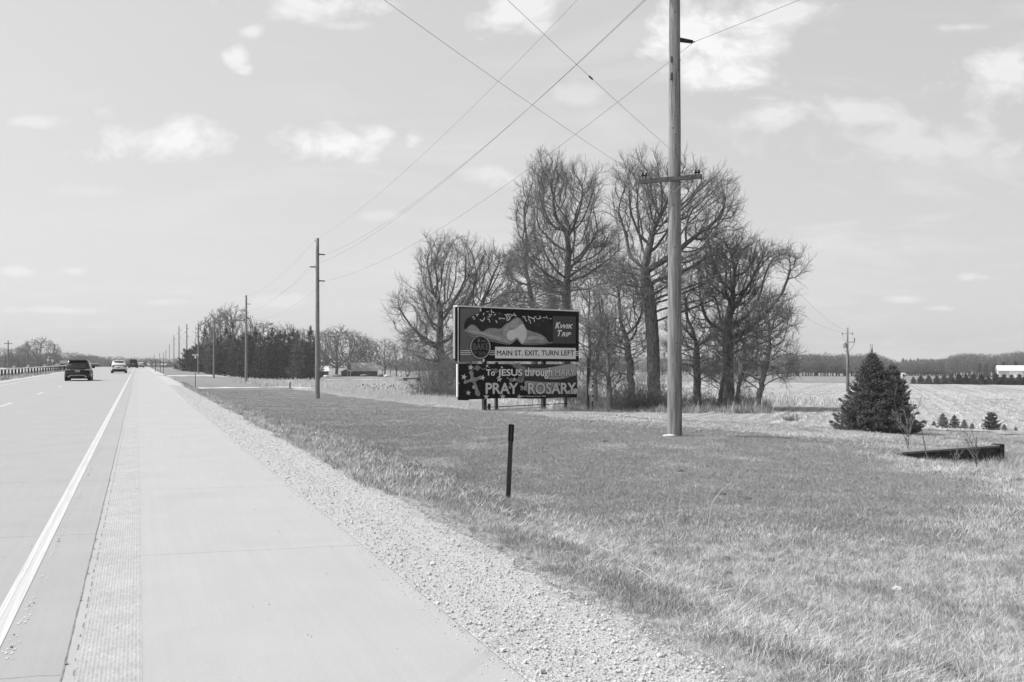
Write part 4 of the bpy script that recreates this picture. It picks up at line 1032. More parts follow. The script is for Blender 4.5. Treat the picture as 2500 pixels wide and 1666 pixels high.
# individually recognisable far trees
far_tree(1, 98, 260, 826, 'big round bare tree on the far left beyond the guardrail', wide=1.35)
for i, (k, px, Z, top, lab, wd) in enumerate([
    (2, 12, 235, 848, 'leaning bare tree at the left edge of the photo', 1.2), (3, 45, 275, 848, 'low bare tree left of the big round tree', 1.3), (0, 66, 290, 842, 'bare tree at the left shoulder of the big round tree', 1.2),
    (4, 139, 300, 852, 'small thin bare tree at the right shoulder of the big round tree', .8), (3, 176, 420, 859, 'rounded bare tree rising above the dark car', 1.5), (0, 30, 300, 862, 'bushy bare tree behind the left crossarm pole', 1.3), (1, 118, 250, 860, 'low bushy bare tree behind the diamond sign', 1.5),
    (1, 568, 262, 748, 'tall pale bare tree rising above the spruce row', .72), (0, 540, 266, 752, 'tall pale bare tree over the left of the spruce row', .62), (3, 640, 268, 782, 'bare tree top over the middle of the spruce row', .8), (0, 700, 270, 790, 'bare tree top over the right of the spruce row', .8), (2, 738, 275, 800, 'bare tree top at the right end of the spruce row', .8), (4, 505, 262, 778, 'bare tree top over the left end of the spruce row', .9),
    (1, 822, 330, 798, 'large spreading bare oak left of the old barn', 1.3), (3, 858, 345, 806, 'bare oak directly behind the old barn', 1.2), (4, 885, 340, 824, 'slim dark bare tree over the left of the barn roof', 1.0), (2, 905, 336, 822, 'dark forked bare tree right behind the barn roof', .9), (0, 940, 350, 826, 'bare tree standing alone right of the barn', .95),
    (3, 968, 330, 840, 'low spreading bare tree between the barn and the grove', .95), (4, 998, 325, 842, 'thin bare tree in the farmyard close to the grove', .8), (4, 1024, 330, 838, 'thin pale bare tree left of the grove', .8), (2, 792, 320, 805, 'bare tree behind the white house right of the second pole', 1.0)]):
    far_tree(k, px, Z, top, lab, None, wd, fr.uniform(0, 6))
# the woodlands
def wood(n, p0, p1, z0, z1, topf, label, group, ks=(0, 1, 2, 3, 4), wide=(1.0, 1.5)):
    for i in range(n):
        px = p0 + (p1 - p0) * (i + fr.uniform(.1, .9)) / n; Z = fr.uniform(z0, z1)
        far_tree(fr.choice(ks), px, Z, topf(px) + fr.uniform(-5, 8), label, group, fr.uniform(*wide), fr.uniform(0, 6.28), 0)
np_i = np.interp
wood(38, 1895, 2180, 372, 388, lambda p: np_i(p, [1895, 1990, 2060, 2140, 2185], [868, 866, 864, 868, 882]), 'bare tree in the wood beyond the stubble field, left of the dip', 'bare trees of the far wood, left part')
wood(30, 2180, 2330, 378, 400, lambda p: np_i(p, [2180, 2230, 2330], [884, 882, 878]), 'low bare tree in the dip of the far wood', 'bare trees of the far wood, middle part')
wood(40, 2310, 2520, 350, 392, lambda p: np_i(p, [2310, 2390, 2440, 2470, 2520], [874, 862, 868, 862, 858]), 'tall bare tree in the far wood behind the white farm building', 'bare trees of the far wood, right part')
wood(30, 1895, 2160, 340, 352, lambda p: 878, 'short dark trunked bare tree along the front edge of the far wood', 'front bare trees of the far wood', wide=(1.2, 1.6))
wood(44, 1400, 1900, 385, 420, lambda p: 874, 'bare tree in the distant wood behind the grove', 'bare trees of the wood behind the grove')
wood(34, 930, 1400, 420, 470, lambda p: np_i(p, [930, 1100, 1400], [876, 876, 872]), 'bare tree in the distant wood right of the barn', 'bare trees of the wood behind the farm')
wood(34, -30, 210, 285, 380, lambda p: np_i(p, [0, 130, 210], [868, 866, 872]), 'bare tree in the wood beyond the guardrail', 'bare trees beyond the guardrail')
wood(46, 185, 480, 480, 640, lambda p: np_i(p, [185, 240, 300, 360, 480], [864, 871, 875, 878, 876]), 'tiny distant bare tree above the cars', 'distant bare trees beyond the end of the road', wide=(1.4, 2.0))

# ------------------------------------------------------------------ conifers
def shoot_mesh(C0, Dv, L, Rr, spikes=5, rng=None):
    """needle shoots: bundles of thin pointed blades fanning along each axis; arrays of centres, directions, lengths, radii"""
    n = len(C0); V = []; Fc = []
    ref = rng.normal(size=(n, 3)); a = np.cross(Dv, ref); a /= np.linalg.norm(a, axis=1, keepdims=True); b = np.cross(Dv, a)
    allv = []
    for k in range(spikes):
        t0 = k / spikes * .75; th = rng.uniform(0, 6.28, n)
        for s in (0, 1):
            ph = th + s * np.pi
            o = np.cos(ph)[:, None] * a + np.sin(ph)[:, None] * b; side = np.cross(Dv, o)
            base = C0 + Dv * (L * t0)[:, None]; tipv = base + Dv * (L * .38)[:, None] + o * Rr[:, None]
            w = side * (Rr * .22)[:, None]
            allv.append(np.stack([base - w, base + w, tipv], 1))
    sp = Rr * .3
    o1, o2, o3 = a * sp[:, None], (-.5 * a + .866 * b) * sp[:, None], (-.5 * a - .866 * b) * sp[:, None]
    tip = C0 + Dv * L[:, None] * 1.08
    for p, q in ((o1, o2), (o2, o3), (o3, o1)): allv.append(np.stack([C0 + p, C0 + q, tip], 1))
    V = np.stack(allv, 1)       # n, blades, 3, 3
    nb = V.shape[1]; V = V.reshape(-1, 3); Q = np.arange(len(V)).reshape(-1, 3)
    return V, Q

def conifer(seed, H, Rb, whorls, per, shoots, L, Rr, label, name='spruce_tree', mat_n='needle', px=None, Z=None, cone=1.0, spikes=4, up=.25, top_spikes=True, lowbare=0.0, group=None, trunk_r=.06, pos=None, irregular=.18, round_=False):
    rng = np.random.default_rng(seed); segs = []; Cs, Ds, Ls = [], [], []
    lop = rng.uniform(0, 6.28); 
    for i in range(whorls):
        f = (i + rng.uniform(-.3, .3)) / whorls; f = min(max(f, 0.0), .985); z = H * (lowbare + (1 - lowbare) * f * .97)
        prof = (1 - f) ** cone if not round_ else math.sqrt(max(0, 1 - (2 * f - .75) ** 2 / 1.6)) 
        R0 = Rb * prof * rng.uniform(1 - irregular, 1 + irregular) + .02 * H * (1 - f)
        for j in range(per if f < .9 else max(3, per - 2)):
            a = 6.283 * j / per + rng.uniform(-.35, .35) + i * 1.1; r = R0 * rng.uniform(.72, 1.12)
            rise = up * (1 - .3 * f) * rng.uniform(.3, 1.4)
            p0 = np.array((0, 0, z)); hdir = np.array((math.cos(a), math.sin(a), 0))
            n = 5; pts = [p0]
            for k in range(1, n + 1):
                t = k / n; pts.append(p0 + hdir * r * t + np.array((0, 0, r * (rise * t * t + (f ** 2) * .7 * t - .10 * t * (1 - f)))))
            segs.append(pts)
            m_ = max(3, int(shoots * (r / Rb + .12)))
            t = 1 - rng.random(m_) ** 1.5 * .85; lat = rng.uniform(-1, 1, m_) * .34 * r * (1.15 - t) + rng.normal(0, .02 * H * .2, m_)
            sd_ = np.array((-hdir[1], hdir[0], 0)); P_ = np.array(pts); ti = t * n; ii = np.minimum(ti.astype(int), n - 1); fr_ = ti - ii
            c = P_[ii] + (P_[ii + 1] - P_[ii]) * fr_[:, None] + sd_[None] * lat[:, None] + np.array((0, 0, 1)) * rng.normal(0, .018 * H, m_)[:, None] * .6
            d = hdir[None] * .75 + sd_[None] * np.sign(lat)[:, None] * rng.uniform(.1, .8, m_)[:, None] + np.array((0, 0, 1))[None] * (rng.uniform(-.1, .55, m_) + .5 * f)[:, None] + rng.normal(0, .18, (m_, 3))
            d /= np.linalg.norm(d, axis=1, keepdims=True)
            Cs.append(c); Ds.append(d); Ls.append(L * rng.uniform(.6, 1.25, m_))
    if top_spikes:
        n = 26; z = H * rng.uniform(.86, 1.0, n); Cs.append(np.stack([rng.normal(0, .01 * H, n), rng.normal(0, .01 * H, n), z], 1)); d = rng.normal(0, .5, (n, 3)); d[:, 2] = np.abs(d[:, 2]) + 1.0; d /= np.linalg.norm(d, axis=1, keepdims=True); Ds.append(d); Ls.append(L * rng.uniform(.7, 1.3, n))
    Cs = np.concatenate(Cs); Ds = np.concatenate(Ds); Ls = np.concatenate(Ls)
    V, Q = shoot_mesh(Cs, Ds, Ls, np.full(len(Cs), Rr) * rng.uniform(.7, 1.3, len(Cs)), spikes, rng)
    t = thing(name, label, 'tree', (0, 0, 0), 0, group)
    np_mesh('foliage', V, Q, M[mat_n], t)
    b = MB(); b.tube([(0, 0, -.1), (0, 0, H * .97)], [trunk_r, trunk_r * .15], 6)
    for pts in segs: b.tube([tuple(p) for p in pts], [trunk_r * .28, trunk_r * .24, trunk_r * .2, trunk_r * .15, trunk_r * .1, trunk_r * .06], 3, cap=False)
    b.build('trunk', M['cone_bark'], t)
    return t
def place(t, px, Z, rz=0, s=1.0, label=None, group=None, dz=0):
    x, y = loc(px, Z); return move(t, (x, y, T1(x, y) + dz), rz, s, label, group)
def place_copy(t, px, Z, rz=0, s=1.0, label=None, group=None):
    x, y = loc(px, Z); return copy_tree(t, (x, y, T1(x, y)), rz, s, label, group)
# the pair of spruces near the headwall
sp1 = conifer(5, 3.05, 1.32, 27, 14, 50, .125, .034, 'front young spruce of the pair, with a two pronged tip', cone=.92, spikes=6, up=.36, trunk_r=.06, irregular=.10)
place(sp1, 2128, 33.4, .4)
b = MB(); b.tube([(0.02, 0, 2.85), (-.05, 0, 3.1), (-.09, 0, 3.36)], [.02, .016, .010], 6); b.tube([(0.02, 0, 2.9), (.05, 0, 3.1), (.06, 0, 3.34)], [.02, .016, .010], 6)
b.build('leader_shoots', M['needle'], sp1)
sp2 = conifer(6, 2.75, 1.08, 26, 14, 46, .125, .034, 'second young spruce close behind the front one on its right', cone=.9, spikes=5, up=.36, irregular=.12)
place(sp2, 2178, 34.6, 1.1)
# small spruces by the field edge
ys1 = conifer(11, 1.0, .46, 13, 9, 20, .10, .028, 'x', cone=.85, spikes=4, trunk_r=.018); ys2 = conifer(12, 1.0, .5, 13, 10, 26, .11, .03, 'x', cone=.5, spikes=4, trunk_r=.018)
g = 'small young spruces at the edge of the stubble field'
place(ys1, 2302, 39.5, 0, .66, 'largest cone shaped young spruce right of the big spruces', g)
place_copy(ys1, 2330, 39.5, 1, .58, 'slim young spruce, second from the left in the small row', g)
place_copy(ys1, 2354, 39.2, 2, .42, 'low young spruce, third from the left in the small row', g)
place_copy(ys2, 2373, 38.8, 3, .24, 'tiny spruce seedling between the small spruces and the round one', g)
place(ys2, 2420, 38.2, 0, .74, 'round bushy young spruce near the right edge of the photo', g)
place_copy(ys1, 2452, 37.8, 2.2, .30, 'tiny spruce right of the round bushy one', g)
place_copy(ys1, 2480, 37.5, 4.2, .2, 'tiniest spruce seedling close to the right edge', g)
place_copy(ys2, 2280, 40.5, 4.2, .2, 'tiny seedling just right of the big spruce pair', g)
# row of young spruces across the far field edge
xs1 = conifer(15, 2.0, .85, 13, 10, 16, .26, .075, 'x', cone=.75, spikes=3, trunk_r=.04, mat_n='farneedle'); g = 'row of young spruces along the far edge of the stubble field'
rowx = [2230, 2248, 2267, 2287, 2305, 2322, 2341, 2359, 2376, 2396, 2413, 2433, 2451, 2469, 2489, 2506]
tops = [921, 917, 918, 918, 916, 915, 914, 916, 914, 915, 920, 914, 915, 916, 915, 915]
for i, (px, tp_) in enumerate(zip(rowx, tops)):
    Z = 160 - i * .45; x, y = loc(px, Z); s = (zat(tp_, Z) - T1(x, y)) / 2.0
    lab = 'young spruce in the row along the far edge of the field, ' + (['first', 'second', 'third', 'fourth', 'fifth', 'sixth', 'seventh', 'eighth', 'ninth', 'tenth', 'eleventh', 'twelfth', 'thirteenth', 'fourteenth', 'fifteenth', 'sixteenth'][i]) + ' from the left'
    (place if i == 0 else place_copy)(xs1, px, Z, i * 1.7, (s * (1.15 if i else .8), s * 1.15, s), lab, g)
# dark row of spruces on the left, and their neighbours
gs = [conifer(20 + k, 10.0, 2.6, 17, 8, 7, .85, .2, 'x', cone=.8, spikes=3, trunk_r=.16, mat_n='farneedle', up=.15, lowbare=.06, irregular=.22) for k in range(3)]
g = 'dark spruces of the row behind the farm driveway'; used = set()
gx1 = [520, 532, 541, 552, 562, 574, 583, 595, 606, 613, 624, 636, 646, 655, 664, 674, 684, 696, 706, 715, 726, 738, 749, 758, 768]
gt1 = [838, 818, 814, 806, 815, 812, 822, 805, 812, 818, 808, 812, 822, 812, 806, 820, 808, 812, 818, 810, 814, 826, 830, 806, 832]
for i, (px, tp_) in enumerate(zip(gx1, gt1)):
    Z = 226 + fr.uniform(-3, 6); x, y = loc(px, Z); s = (zat(tp_, Z) - T1(x, y)) / 10.2; k = i % 3
    lab = 'dark spruce in the row behind the driveway'
    sc_ = (s * fr.uniform(.62, .95), s * fr.uniform(.62, .95), s * fr.uniform(.9, 1.06))
    if k not in used: used.add(k); place(gs[k], px, Z, fr.uniform(0, 6), sc_, lab, g)
    else: place_copy(gs[k], px, Z, fr.uniform(0, 6), sc_, lab, g)
for px in range(500, 780, 13):                                       # twiggy deciduous growth between them
    far_tree(fr.choice((2, 4, 0)), px + fr.uniform(-5, 5), 236 + fr.uniform(-6, 8), fr.uniform(822, 850), 'low bare tree mixed into the spruce row', 'low bare trees mixed into the spruce row', fr.uniform(.8, 1.2), fr.uniform(0, 6))
place_copy(gs[0], 500, 246, 1, (.72, .72, 1.18), 'narrow dark spire like spruce at the left end of the spruce row')
jb = conifer(31, 5.0, 4.2, 13, 12, 14, .8, .2, 'x', name='bushy_evergreen', cone=.6, spikes=4, trunk_r=.12, mat_n='farneedle', up=.3, irregular=.25)
x, y = loc(487, 246); move(jb, (x, y, T1(x, y)), .5, (1.0, 1.0, 1.35), 'wide ragged dark evergreen behind the street name sign'); jb['category'] = 'tree'
c = copy_tree(jb, (*loc(462, 250), T1(*loc(462, 250))), 2.0, (.75, .75, 1.1), 'low ragged dark evergreen left of the street name sign')
c = copy_tree(jb, (*loc(512, 232), T1(*loc(512, 232))), 3.0, (.35, .35, .35), 'small round dark evergreen at the foot of the capped pole'); 
c = copy_tree(jb, (*loc(523, 244), T1(*loc(523, 244))), 4.0, (.8, .8, 1.5), 'wide dark evergreen joining the left end of the spruce row')
# dark pines over the far right wood
g = 'dark pines rising over the middle of the far wood'
for i in range(15):
    px = 2205 + i * 8.6 + fr.uniform(-2, 2); Z = 410; x, y = loc(px, Z); s = (zat(876 + fr.uniform(-1, 3) + .12 * max(0, i - 8) * 4, Z) - T1(x, y)) / 10.2
    place_copy(gs[i % 3], px, Z, fr.uniform(0, 6), (s * 1.1, s * 1.1, s), 'dark pine rising over the middle of the far wood', g)
for px, tp_, wd, lab in ((2391, 887, 1.5, 'broad dark conifer left of the white farm building'), (2408, 889, 1.2, 'second dark conifer from the left beside the white farm building'), (2432, 888, 1.2, 'dark conifer just left of the roof of the white farm building'), (2450, 884, 1.8, 'dark wide conifer behind the left end of the white roof'), (2480, 883, 1.2, 'dark conifer behind the middle of the white roof'), (2440, 893, 1.3, 'low dark conifer in front of the wide one')):
    Z = 300; x, y = loc(px, Z); s = (zat(tp_, Z) - T1(x, y)) / 10.2
    place_copy(gs[1], px, Z, fr.uniform(0, 6), (s * wd, s * wd, s), lab, 'dark conifers beside the white farm building')
for px, Z, top, lab in ((428, 270, 888, 'small dark shrub at the foot of a far pole'), (441, 275, 886, 'dark conifer shrub at the foot of the next far pole')):
    x, y = loc(px, Z); s = (zat(top, Z) - T1(x, y)) / 10.2; place_copy(gs[2], px, Z, 1, (s * 1.3, s * 1.3, s), lab)

# ------------------------------------------------------------------ vehicles
CM = dict(darkpaint=mat('dark_car_paint', .018, .022, 1, rough=.22, spec=.6), whitepaint=mat('white_car_paint', .72, .76, 1, rough=.25, spec=.6), silver=mat('silver_car_paint', .36, .4, 1, rough=.3, metal=.4), greypaint=mat('grey_car_paint', .05, .06, 1, rough=.25, spec=.6),
          glass=mat('car_glass', .012, .016, 1, rough=.06, spec=.9), tyre=mat('tyre', .012, .018, 9, rough=.9), rim=mat('rim', .35, .4, 1, rough=.35, metal=.7), trim=mat('black_trim', .014, .02, 3, rough=.6), lamp=mat('lamp_glass', .28, .34, 6, rough=.15, spec=.8), lampd=mat('dark_lamp_glass', .06, .09, 6, rough=.15, spec=.8), plate=mat('plate', .5, .55, 20), platink=mat('plate_ink', .1, .12), chrome=mat('bright_metal', .45, .5, 3, rough=.25, metal=.8), head=mat('headlamp', .8, .85, 3, rough=.2))
def loft(b, rings, cap=True):
    n = len(rings[0]); vs = [v for r in rings for v in r]
    fs = [(i * n + j, i * n + (j + 1) % n, (i + 1) * n + (j + 1) % n, (i + 1) * n + j) for i in range(len(rings) - 1) for j in range(n)]
    if cap: fs += [tuple(range(n - 1, -1, -1)), tuple((len(rings) - 1) * n + j for j in range(n))]
    b.add(vs, fs)
def car(label, x, y, L=4.6, Wd=1.86, H=1.68, paint='darkpaint', style='suv', rz=0.0, lamp='lamp', group=None, name='car', cat='car'):
    t = thing(name, label, cat, (x, y, zr1(y)), rz, group); hw = Wd / 2; belt = H * .60; roof = H; gc = .21
    b = MB(); rings = []
    for yy, wf, zb, zt in ((0.0, .86, .36, belt - .22), (.05, .93, .30, belt - .06), (.22, .98, gc + .06, belt), (.8, 1.0, gc, belt + .015), (L * .5, 1.0, gc, belt), (L * .72, 1.0, gc, belt - .03), (L * .9, .96, gc + .04, belt - .13), (L * .97, .88, gc + .12, belt - .25), (L, .74, .38, belt - .4)):
        w = hw * wf; h = zt - zb
        half = [(w * .88, zb), (w * .985, zb + h * .12), (w, zb + h * .38), (w, zb + h * .62), (w * .975, zb + h * .85), (w * .93, zt)]
        rings.append([(px_, yy, z) for px_, z in half] + [(-px_, yy, z) for px_, z in half[::-1]])
    loft(b, rings); b.build('body', CM[paint], t, True)
    # greenhouse
    rk = dict(suv=.42, box=.16, hatch=.75)[style]; fy = L * .70
    b = MB(); rings = []
    def gh(f):   # f 0 belt..1 roof
        return (.06 + rk * f ** 1.2, fy - (L * .16) * f, hw * (.94 - .17 * f), belt - .02 + (roof - belt - .03) * f)
    for f in (0, .25, .5, .75, .92, 1.0):
        y0, y1, w, z = gh(f)
        if f == 1.0: y0 += .10; y1 -= .12; w -= .10; z = roof
        c = .10
        rings.append([(w, y0 + c, z), (w, y1 - c, z), (w - c, y1, z), (-w + c, y1, z), (-w, y1 - c, z), (-w, y0 + c, z), (-w + c, y0, z), (w - c, y0, z)])
    loft(b, rings); b.build('roof', CM[paint], t, True)
    def pane(nm, pts, m, th=.0, par=t):
        return mesh_obj(nm, pts, [tuple(range(len(pts)))], m, par)
    e = .012
    y0a, _, wa, za = gh(.10); y0b, _, wb_, zb_ = gh(.86)
    pane('rear_window', [(-wa * .80, y0a - e, za), (wa * .80, y0a - e, za), (wb_ * .78, y0b - e, zb_), (0, y0b - e * 1.4, zb_ + .01), (-wb_ * .78, y0b - e, zb_)], CM['glass'])
    b = MB(); ys_, _, ws_, zs_ = gh(.93); b.box(-ws_ * .86, ws_ * .86, ys_ - .22, ys_ + .1, zs_ + .02, zs_ + .05); b.build('roof_spoiler', CM[paint], t)
    for s in (-1, 1):
        _, _, w1, z1 = gh(.12); _, _, w2, z2 = gh(.84)
        for a, c_ in ((.16, .33), (.36, .62), (.65, .88)):
            ya, yb = gh(0)[0] + (fy - gh(0)[0]) * a, gh(0)[0] + (fy - gh(0)[0]) * c_; yc, yd = gh(.84)[0] + (gh(.84)[1] - gh(.84)[0]) * a, gh(.84)[0] + (gh(.84)[1] - gh(.84)[0]) * c_
            q = [(s * (w1 + e), ya, z1), (s * (w1 + e), yb, z1), (s * (w2 + e), yd, z2), (s * (w2 + e), yc, z2)]
            pane('side_window', q if s > 0 else q[::-1], CM['glass'])
        b = MB(); b.box(*sorted((s * hw * .99, s * (hw + .20))), fy - .75, fy - .60, belt - .02, belt + .15); b.build('mirror', CM['trim'] if paint != 'whitepaint' else CM['trim'], t)
        b = MB(); x0, x1 = sorted((s * hw * .52, s * hw * .955)); zl = belt - .13
        b.add([(x0, -.012, zl - .02), (x1, .03, zl - .06), (x1, .03, zl + .09), (x0, -.012, zl + .05), (x0, .2, zl - .02), (x1, .25, zl - .06), (x1, .25, zl + .09), (x0, .2, zl + .05)], [(0, 1, 2, 3), (4, 7, 6, 5), (0, 4, 5, 1), (3, 2, 6, 7), (0, 3, 7, 4), (1, 5, 6, 2)])
        b.build('tail_light', CM[lamp], t)
        b = MB(); b.lathe([(.04, 0), (.05, -.05), (.04, -.05)], 10, (s * hw * .62, -.03, .33), 'y'); b.build('exhaust', CM['chrome'] if paint == 'darkpaint' else CM['trim'], t)
        for yw in (.85, L - .95):
            b = MB(); r = .36; b.lathe([(r * .62, -.13), (r * .95, -.12), (r, -.08), (r, .08), (r * .95, .12), (r * .62, .13)], 22, (s * (hw - .13), yw, r), 'x'); wh = b.build('wheel', CM['tyre'], t, True)
            b = MB(); b.lathe([(r * .64, 0), (r * .6, s * .02), (r * .1, s * .012)], 16, (s * (hw + .001), yw, r), 'x'); b.build('rim', CM['rim'], wh, True)
            b = MB(); b.lathe([(.41, -.04), (.41, .04)], 22, (s * (hw - .035), yw, .36), 'x'); b.build('wheel_arch', CM['trim'], t)
    b = MB(); b.box(-hw * .84, hw * .84, -.035, .2, .27, .50); b.build('lower_bumper', CM['trim'], t)
    if paint == 'darkpaint': b = MB(); b.tube([(-hw * .72, -.06, .34), (-hw * .55, -.065, .43), (0, -.07, .45), (hw * .55, -.065, .43), (hw * .72, -.06, .34)], .035, 8); b.build('bumper_trim', CM['silver'], t)
    b = MB(); b.box(-.165, .165, -.016, .0, belt - .30, belt - .15); p_ = b.build('licence_plate', CM['plate'], t)
    b = MB(); b.box(-.13, .13, -.020, -.017, belt - .255, belt - .195); b.build('plate_characters', CM['platink'], p_)
    b = MB()
    for i in range(6): b.box(-.36 + i * .13, -.29 + i * .13, -.012, .01, belt - .10, belt - .075)
    b.build('badge', CM['chrome'], t)
    b = MB(); b.box(-.02, .02, gh(1.0)[0] + .2, gh(1.0)[0] + .34, roof - .005, roof + .05); b.build('antenna', CM['trim'], t)
    b = MB(); b.box(-hw * .8, hw * .8, .3, L - .3, gc - .04, gc + .12); b.build('underbody', CM['trim'], t)
    return t
def lane(px, v): 
    Z = EYE * F / v; return loc(px, Z)
x, y = loc(189, 70); car('dark five door crossover car driving away in the left lane, nearest vehicle', x, y, 4.6, 1.86, 1.66, 'darkpaint', 'suv')
x, y = loc(290, 114); car('white crossover car driving away in the right lane', x, y, 4.5, 1.84, 1.60, 'whitepaint', 'hatch', lamp='lampd')
x, y = loc(325, 192); car('dark boxy off road car far ahead, right of the white crossover', x, y, 4.7, 1.92, 1.84, 'greypaint', 'box', lamp='lampd')
x, y = loc(341, 205); car('small pale car partly hidden behind the boxy dark one', x, y, 4.5, 1.8, 1.5, 'whitepaint', 'hatch', lamp='lampd')
# oncoming pickup on the other carriageway, seen over the guardrail
x, y = loc(157, 215); t = thing('pickup_truck', 'oncoming dark pickup truck with bright headlights beyond the guardrail', 'pickup truck', (x, y, T1(x, y)), R(180))
b = MB(); b.box(-.95, .95, -.5, 4.9, .45, 1.15); b.build('body', CM['darkpaint'], t); b = MB(); loft(b, [[(-.88, .6, 1.15), (.88, .6, 1.15), (.88, 2.9, 1.15), (-.88, 2.9, 1.15)], [(-.72, 1.1, 1.85), (.72, 1.1, 1.85), (.72, 2.4, 1.85), (-.72, 2.4, 1.85)]]); b.build('cab', CM['silver'], t)
t.rotation_euler = (0, 0, R(180))
for s in (-1, 1):
    b = MB(); b.box(*sorted((s * .62, s * .93)), 4.88, 4.95, .88, 1.08); b.build('headlight', CM['head'], t)
    for yw in (.6, 4.0): b = MB(); b.lathe([(.24, -.12), (.38, -.1), (.38, .1), (.24, .12)], 14, (s * .85, yw, .38), 'x'); b.build('wheel', CM['tyre'], t)

# ------------------------------------------------------------------ farm buildings and yard
def house(name, label, px, Z, w, d, h, rh, rz, wall, roofm, ridge='x', doors=(), wins=(), cat='building', base=None, over=.3):
    x, y = loc(px, Z); z0 = T1(x, y) if base is None else base
    t = thing(name, label, cat, (x, y, z0), rz)
    b = MB(); b.box(-w / 2, w / 2, -d / 2, d / 2, -.5, h)
    if ridge == 'x': b.add([(sx_ * w / 2, yy, zz) for sx_ in (-1, 1) for yy, zz in ((-d / 2, h), (d / 2, h), (0, h + rh))], [(0, 1, 2), (3, 5, 4)])
    else: b.add([(xx, sy * d / 2, zz) for sy in (-1, 1) for xx, zz in ((-w / 2, h), (w / 2, h), (0, h + rh))], [(0, 1, 2), (3, 5, 4)])
    b.build('wall', wall, t)
    b = MB(); o = over
    if ridge == 'x':
        for s in (-1, 1): 
            b.add([(-w / 2 - o, s * (d / 2 + o), h - o * rh / (d / 2)), (w / 2 + o, s * (d / 2 + o), h - o * rh / (d / 2)), (w / 2 + o, 0, h + rh), (-w / 2 - o, 0, h + rh)] + [(-w / 2 - o, s * (d / 2 + o), h - o * rh / (d / 2) + .15), (w / 2 + o, s * (d / 2 + o), h - o * rh / (d / 2) + .15), (w / 2 + o, 0, h + rh + .15), (-w / 2 - o, 0, h + rh + .15)], [(0, 1, 2, 3), (7, 6, 5, 4), (0, 4, 5, 1), (0, 3, 7, 4), (1, 5, 6, 2)])
    else:
        for s in (-1, 1):
            b.add([(s * (w / 2 + o), -d / 2 - o, h - o * rh / (w / 2)), (s * (w / 2 + o), d / 2 + o, h - o * rh / (w / 2)), (0, d / 2 + o, h + rh), (0, -d / 2 - o, h + rh)] + [(s * (w / 2 + o), -d / 2 - o, h - o * rh / (w / 2) + .15), (s * (w / 2 + o), d / 2 + o, h - o * rh / (w / 2) + .15), (0, d / 2 + o, h + rh + .15), (0, -d / 2 - o, h + rh + .15)], [(0, 1, 2, 3), (7, 6, 5, 4), (0, 4, 5, 1), (0, 3, 7, 4), (1, 5, 6, 2)])
    b.build('roof', roofm, t)
    for nm, x0, x1, z0_, z1_, m in doors: b = MB(); b.box(x0, x1, -d / 2 - .04, -d / 2 - .003, z0_, z1_); b.build(nm, m, t)
    return t
# old arched roof barn
ZB = 330; k = ZB / F; x, y = loc(884, ZB); z0 = zat(914.5, ZB)
t = thing('barn', 'old low barn with a rounded pale roof standing in the farmyard', 'barn', (x, y, z0), -TH + R(24))
b = MB(); Lb, Wb = 9.6, 7.5; b.box(-Lb / 2 + .2, Lb / 2, -Wb / 2, Wb / 2, -.6, 1.35); b.build('wall', M['redbarn'], t)
prof = [(-Wb / 2 - .15, 1.25), (-Wb / 2 + .5, 2.35), (-Wb / 2 + 1.6, 3.45), (-Wb / 2 + 2.8, 4.05), (0, 4.3), (Wb / 2 - 2.8, 4.05), (Wb / 2 - 1.6, 3.45), (Wb / 2 - .5, 2.35), (Wb / 2 + .15, 1.25)]
b = MB(); V = []; 
for xx in (-Lb / 2, Lb / 2 + .2): V += [(xx, yy, zz) for yy, zz in prof] + [(xx, yy * .985, zz - .12) for yy, zz in prof]
n = len(prof); fs = []
for i in range(n - 1): fs += [(i, i + 1, 2 * n + i + 1, 2 * n + i), (n + i, 3 * n + i, 3 * n + i + 1, n + i + 1), (i, n + i, n + i + 1, i + 1), (2 * n + i, 2 * n + i + 1, 3 * n + i + 1, 3 * n + i)]
b.add(V, fs); b.build('roof', M['barnroof'], t)
b = MB(); b.add([(-Lb / 2 + .35, yy * .97, zz - .15) for yy, zz in prof] , [tuple(range(n))]); b.build('gable_wall', M['redbarn'], t)
b = MB(); b.box(Lb / 2 - .01, Lb / 2 + .03, -1.2, 1.2, -.3, 1.2); b.build('door', M['dark'], t)
t2 = house('shed', 'small dark shed with white trim in front of the old barn', 846, 322, 3.4, 3.2, 1.75, .75, -TH, M['redbarn'], M['barnroof'], 'y', [('corner_trim', -1.72, -1.58, 0, 1.8, M['white']), ('corner_trim', 1.58, 1.72, 0, 1.8, M['white']), ('door', -.9, .7, 0, .9, M['dark']), ('window', .2, 1.2, .9, 1.4, M['dark'])], 'shed', zat(914, 322))
b = MB(); 
for s in (-1, 1): b.bar((s * 1.95, -1.66, 1.65), (0, -1.66, 2.6), .13)
b.build('gable_trim', M['white'], t2)
house('farmhouse', 'pale roofed farmhouse mostly hidden by the spruces and the second pole', 772, 300, 7.5, 6, 2.0, 1.5, -TH + .3, M['brownwall'], M['roofm'], 'x', [('window', -2.5, -1.5, .8, 1.6, M['dark']), ('window', 1.2, 2.2, .8, 1.6, M['dark'])], 'house', zat(916, 300))
house('farm_shed', 'large white metal farm building at the right edge behind the spruce row', 2520, 235, 16.0, 9, 2.5, 1.2, -TH - .44, M['paleg'], M['roofm'], 'x', [('door', -5.5, -2.5, 0, 2.4, M['white']), ('window', -.5, .6, 1.0, 1.8, M['dark'])], 'building', zat(941, 235))
house('long_shed', 'very long low white shed far away beyond the pole row', 391, 520, 9.6, 8, 1.8, 1.0, -TH, M['paleg'], M['roofm'], 'x', [('door', -2.6, -1.4, 0, 1.6, M['white']), ('door', 1.4, 2.6, 0, 1.6, M['white'])], 'building', zat(896.5, 520))
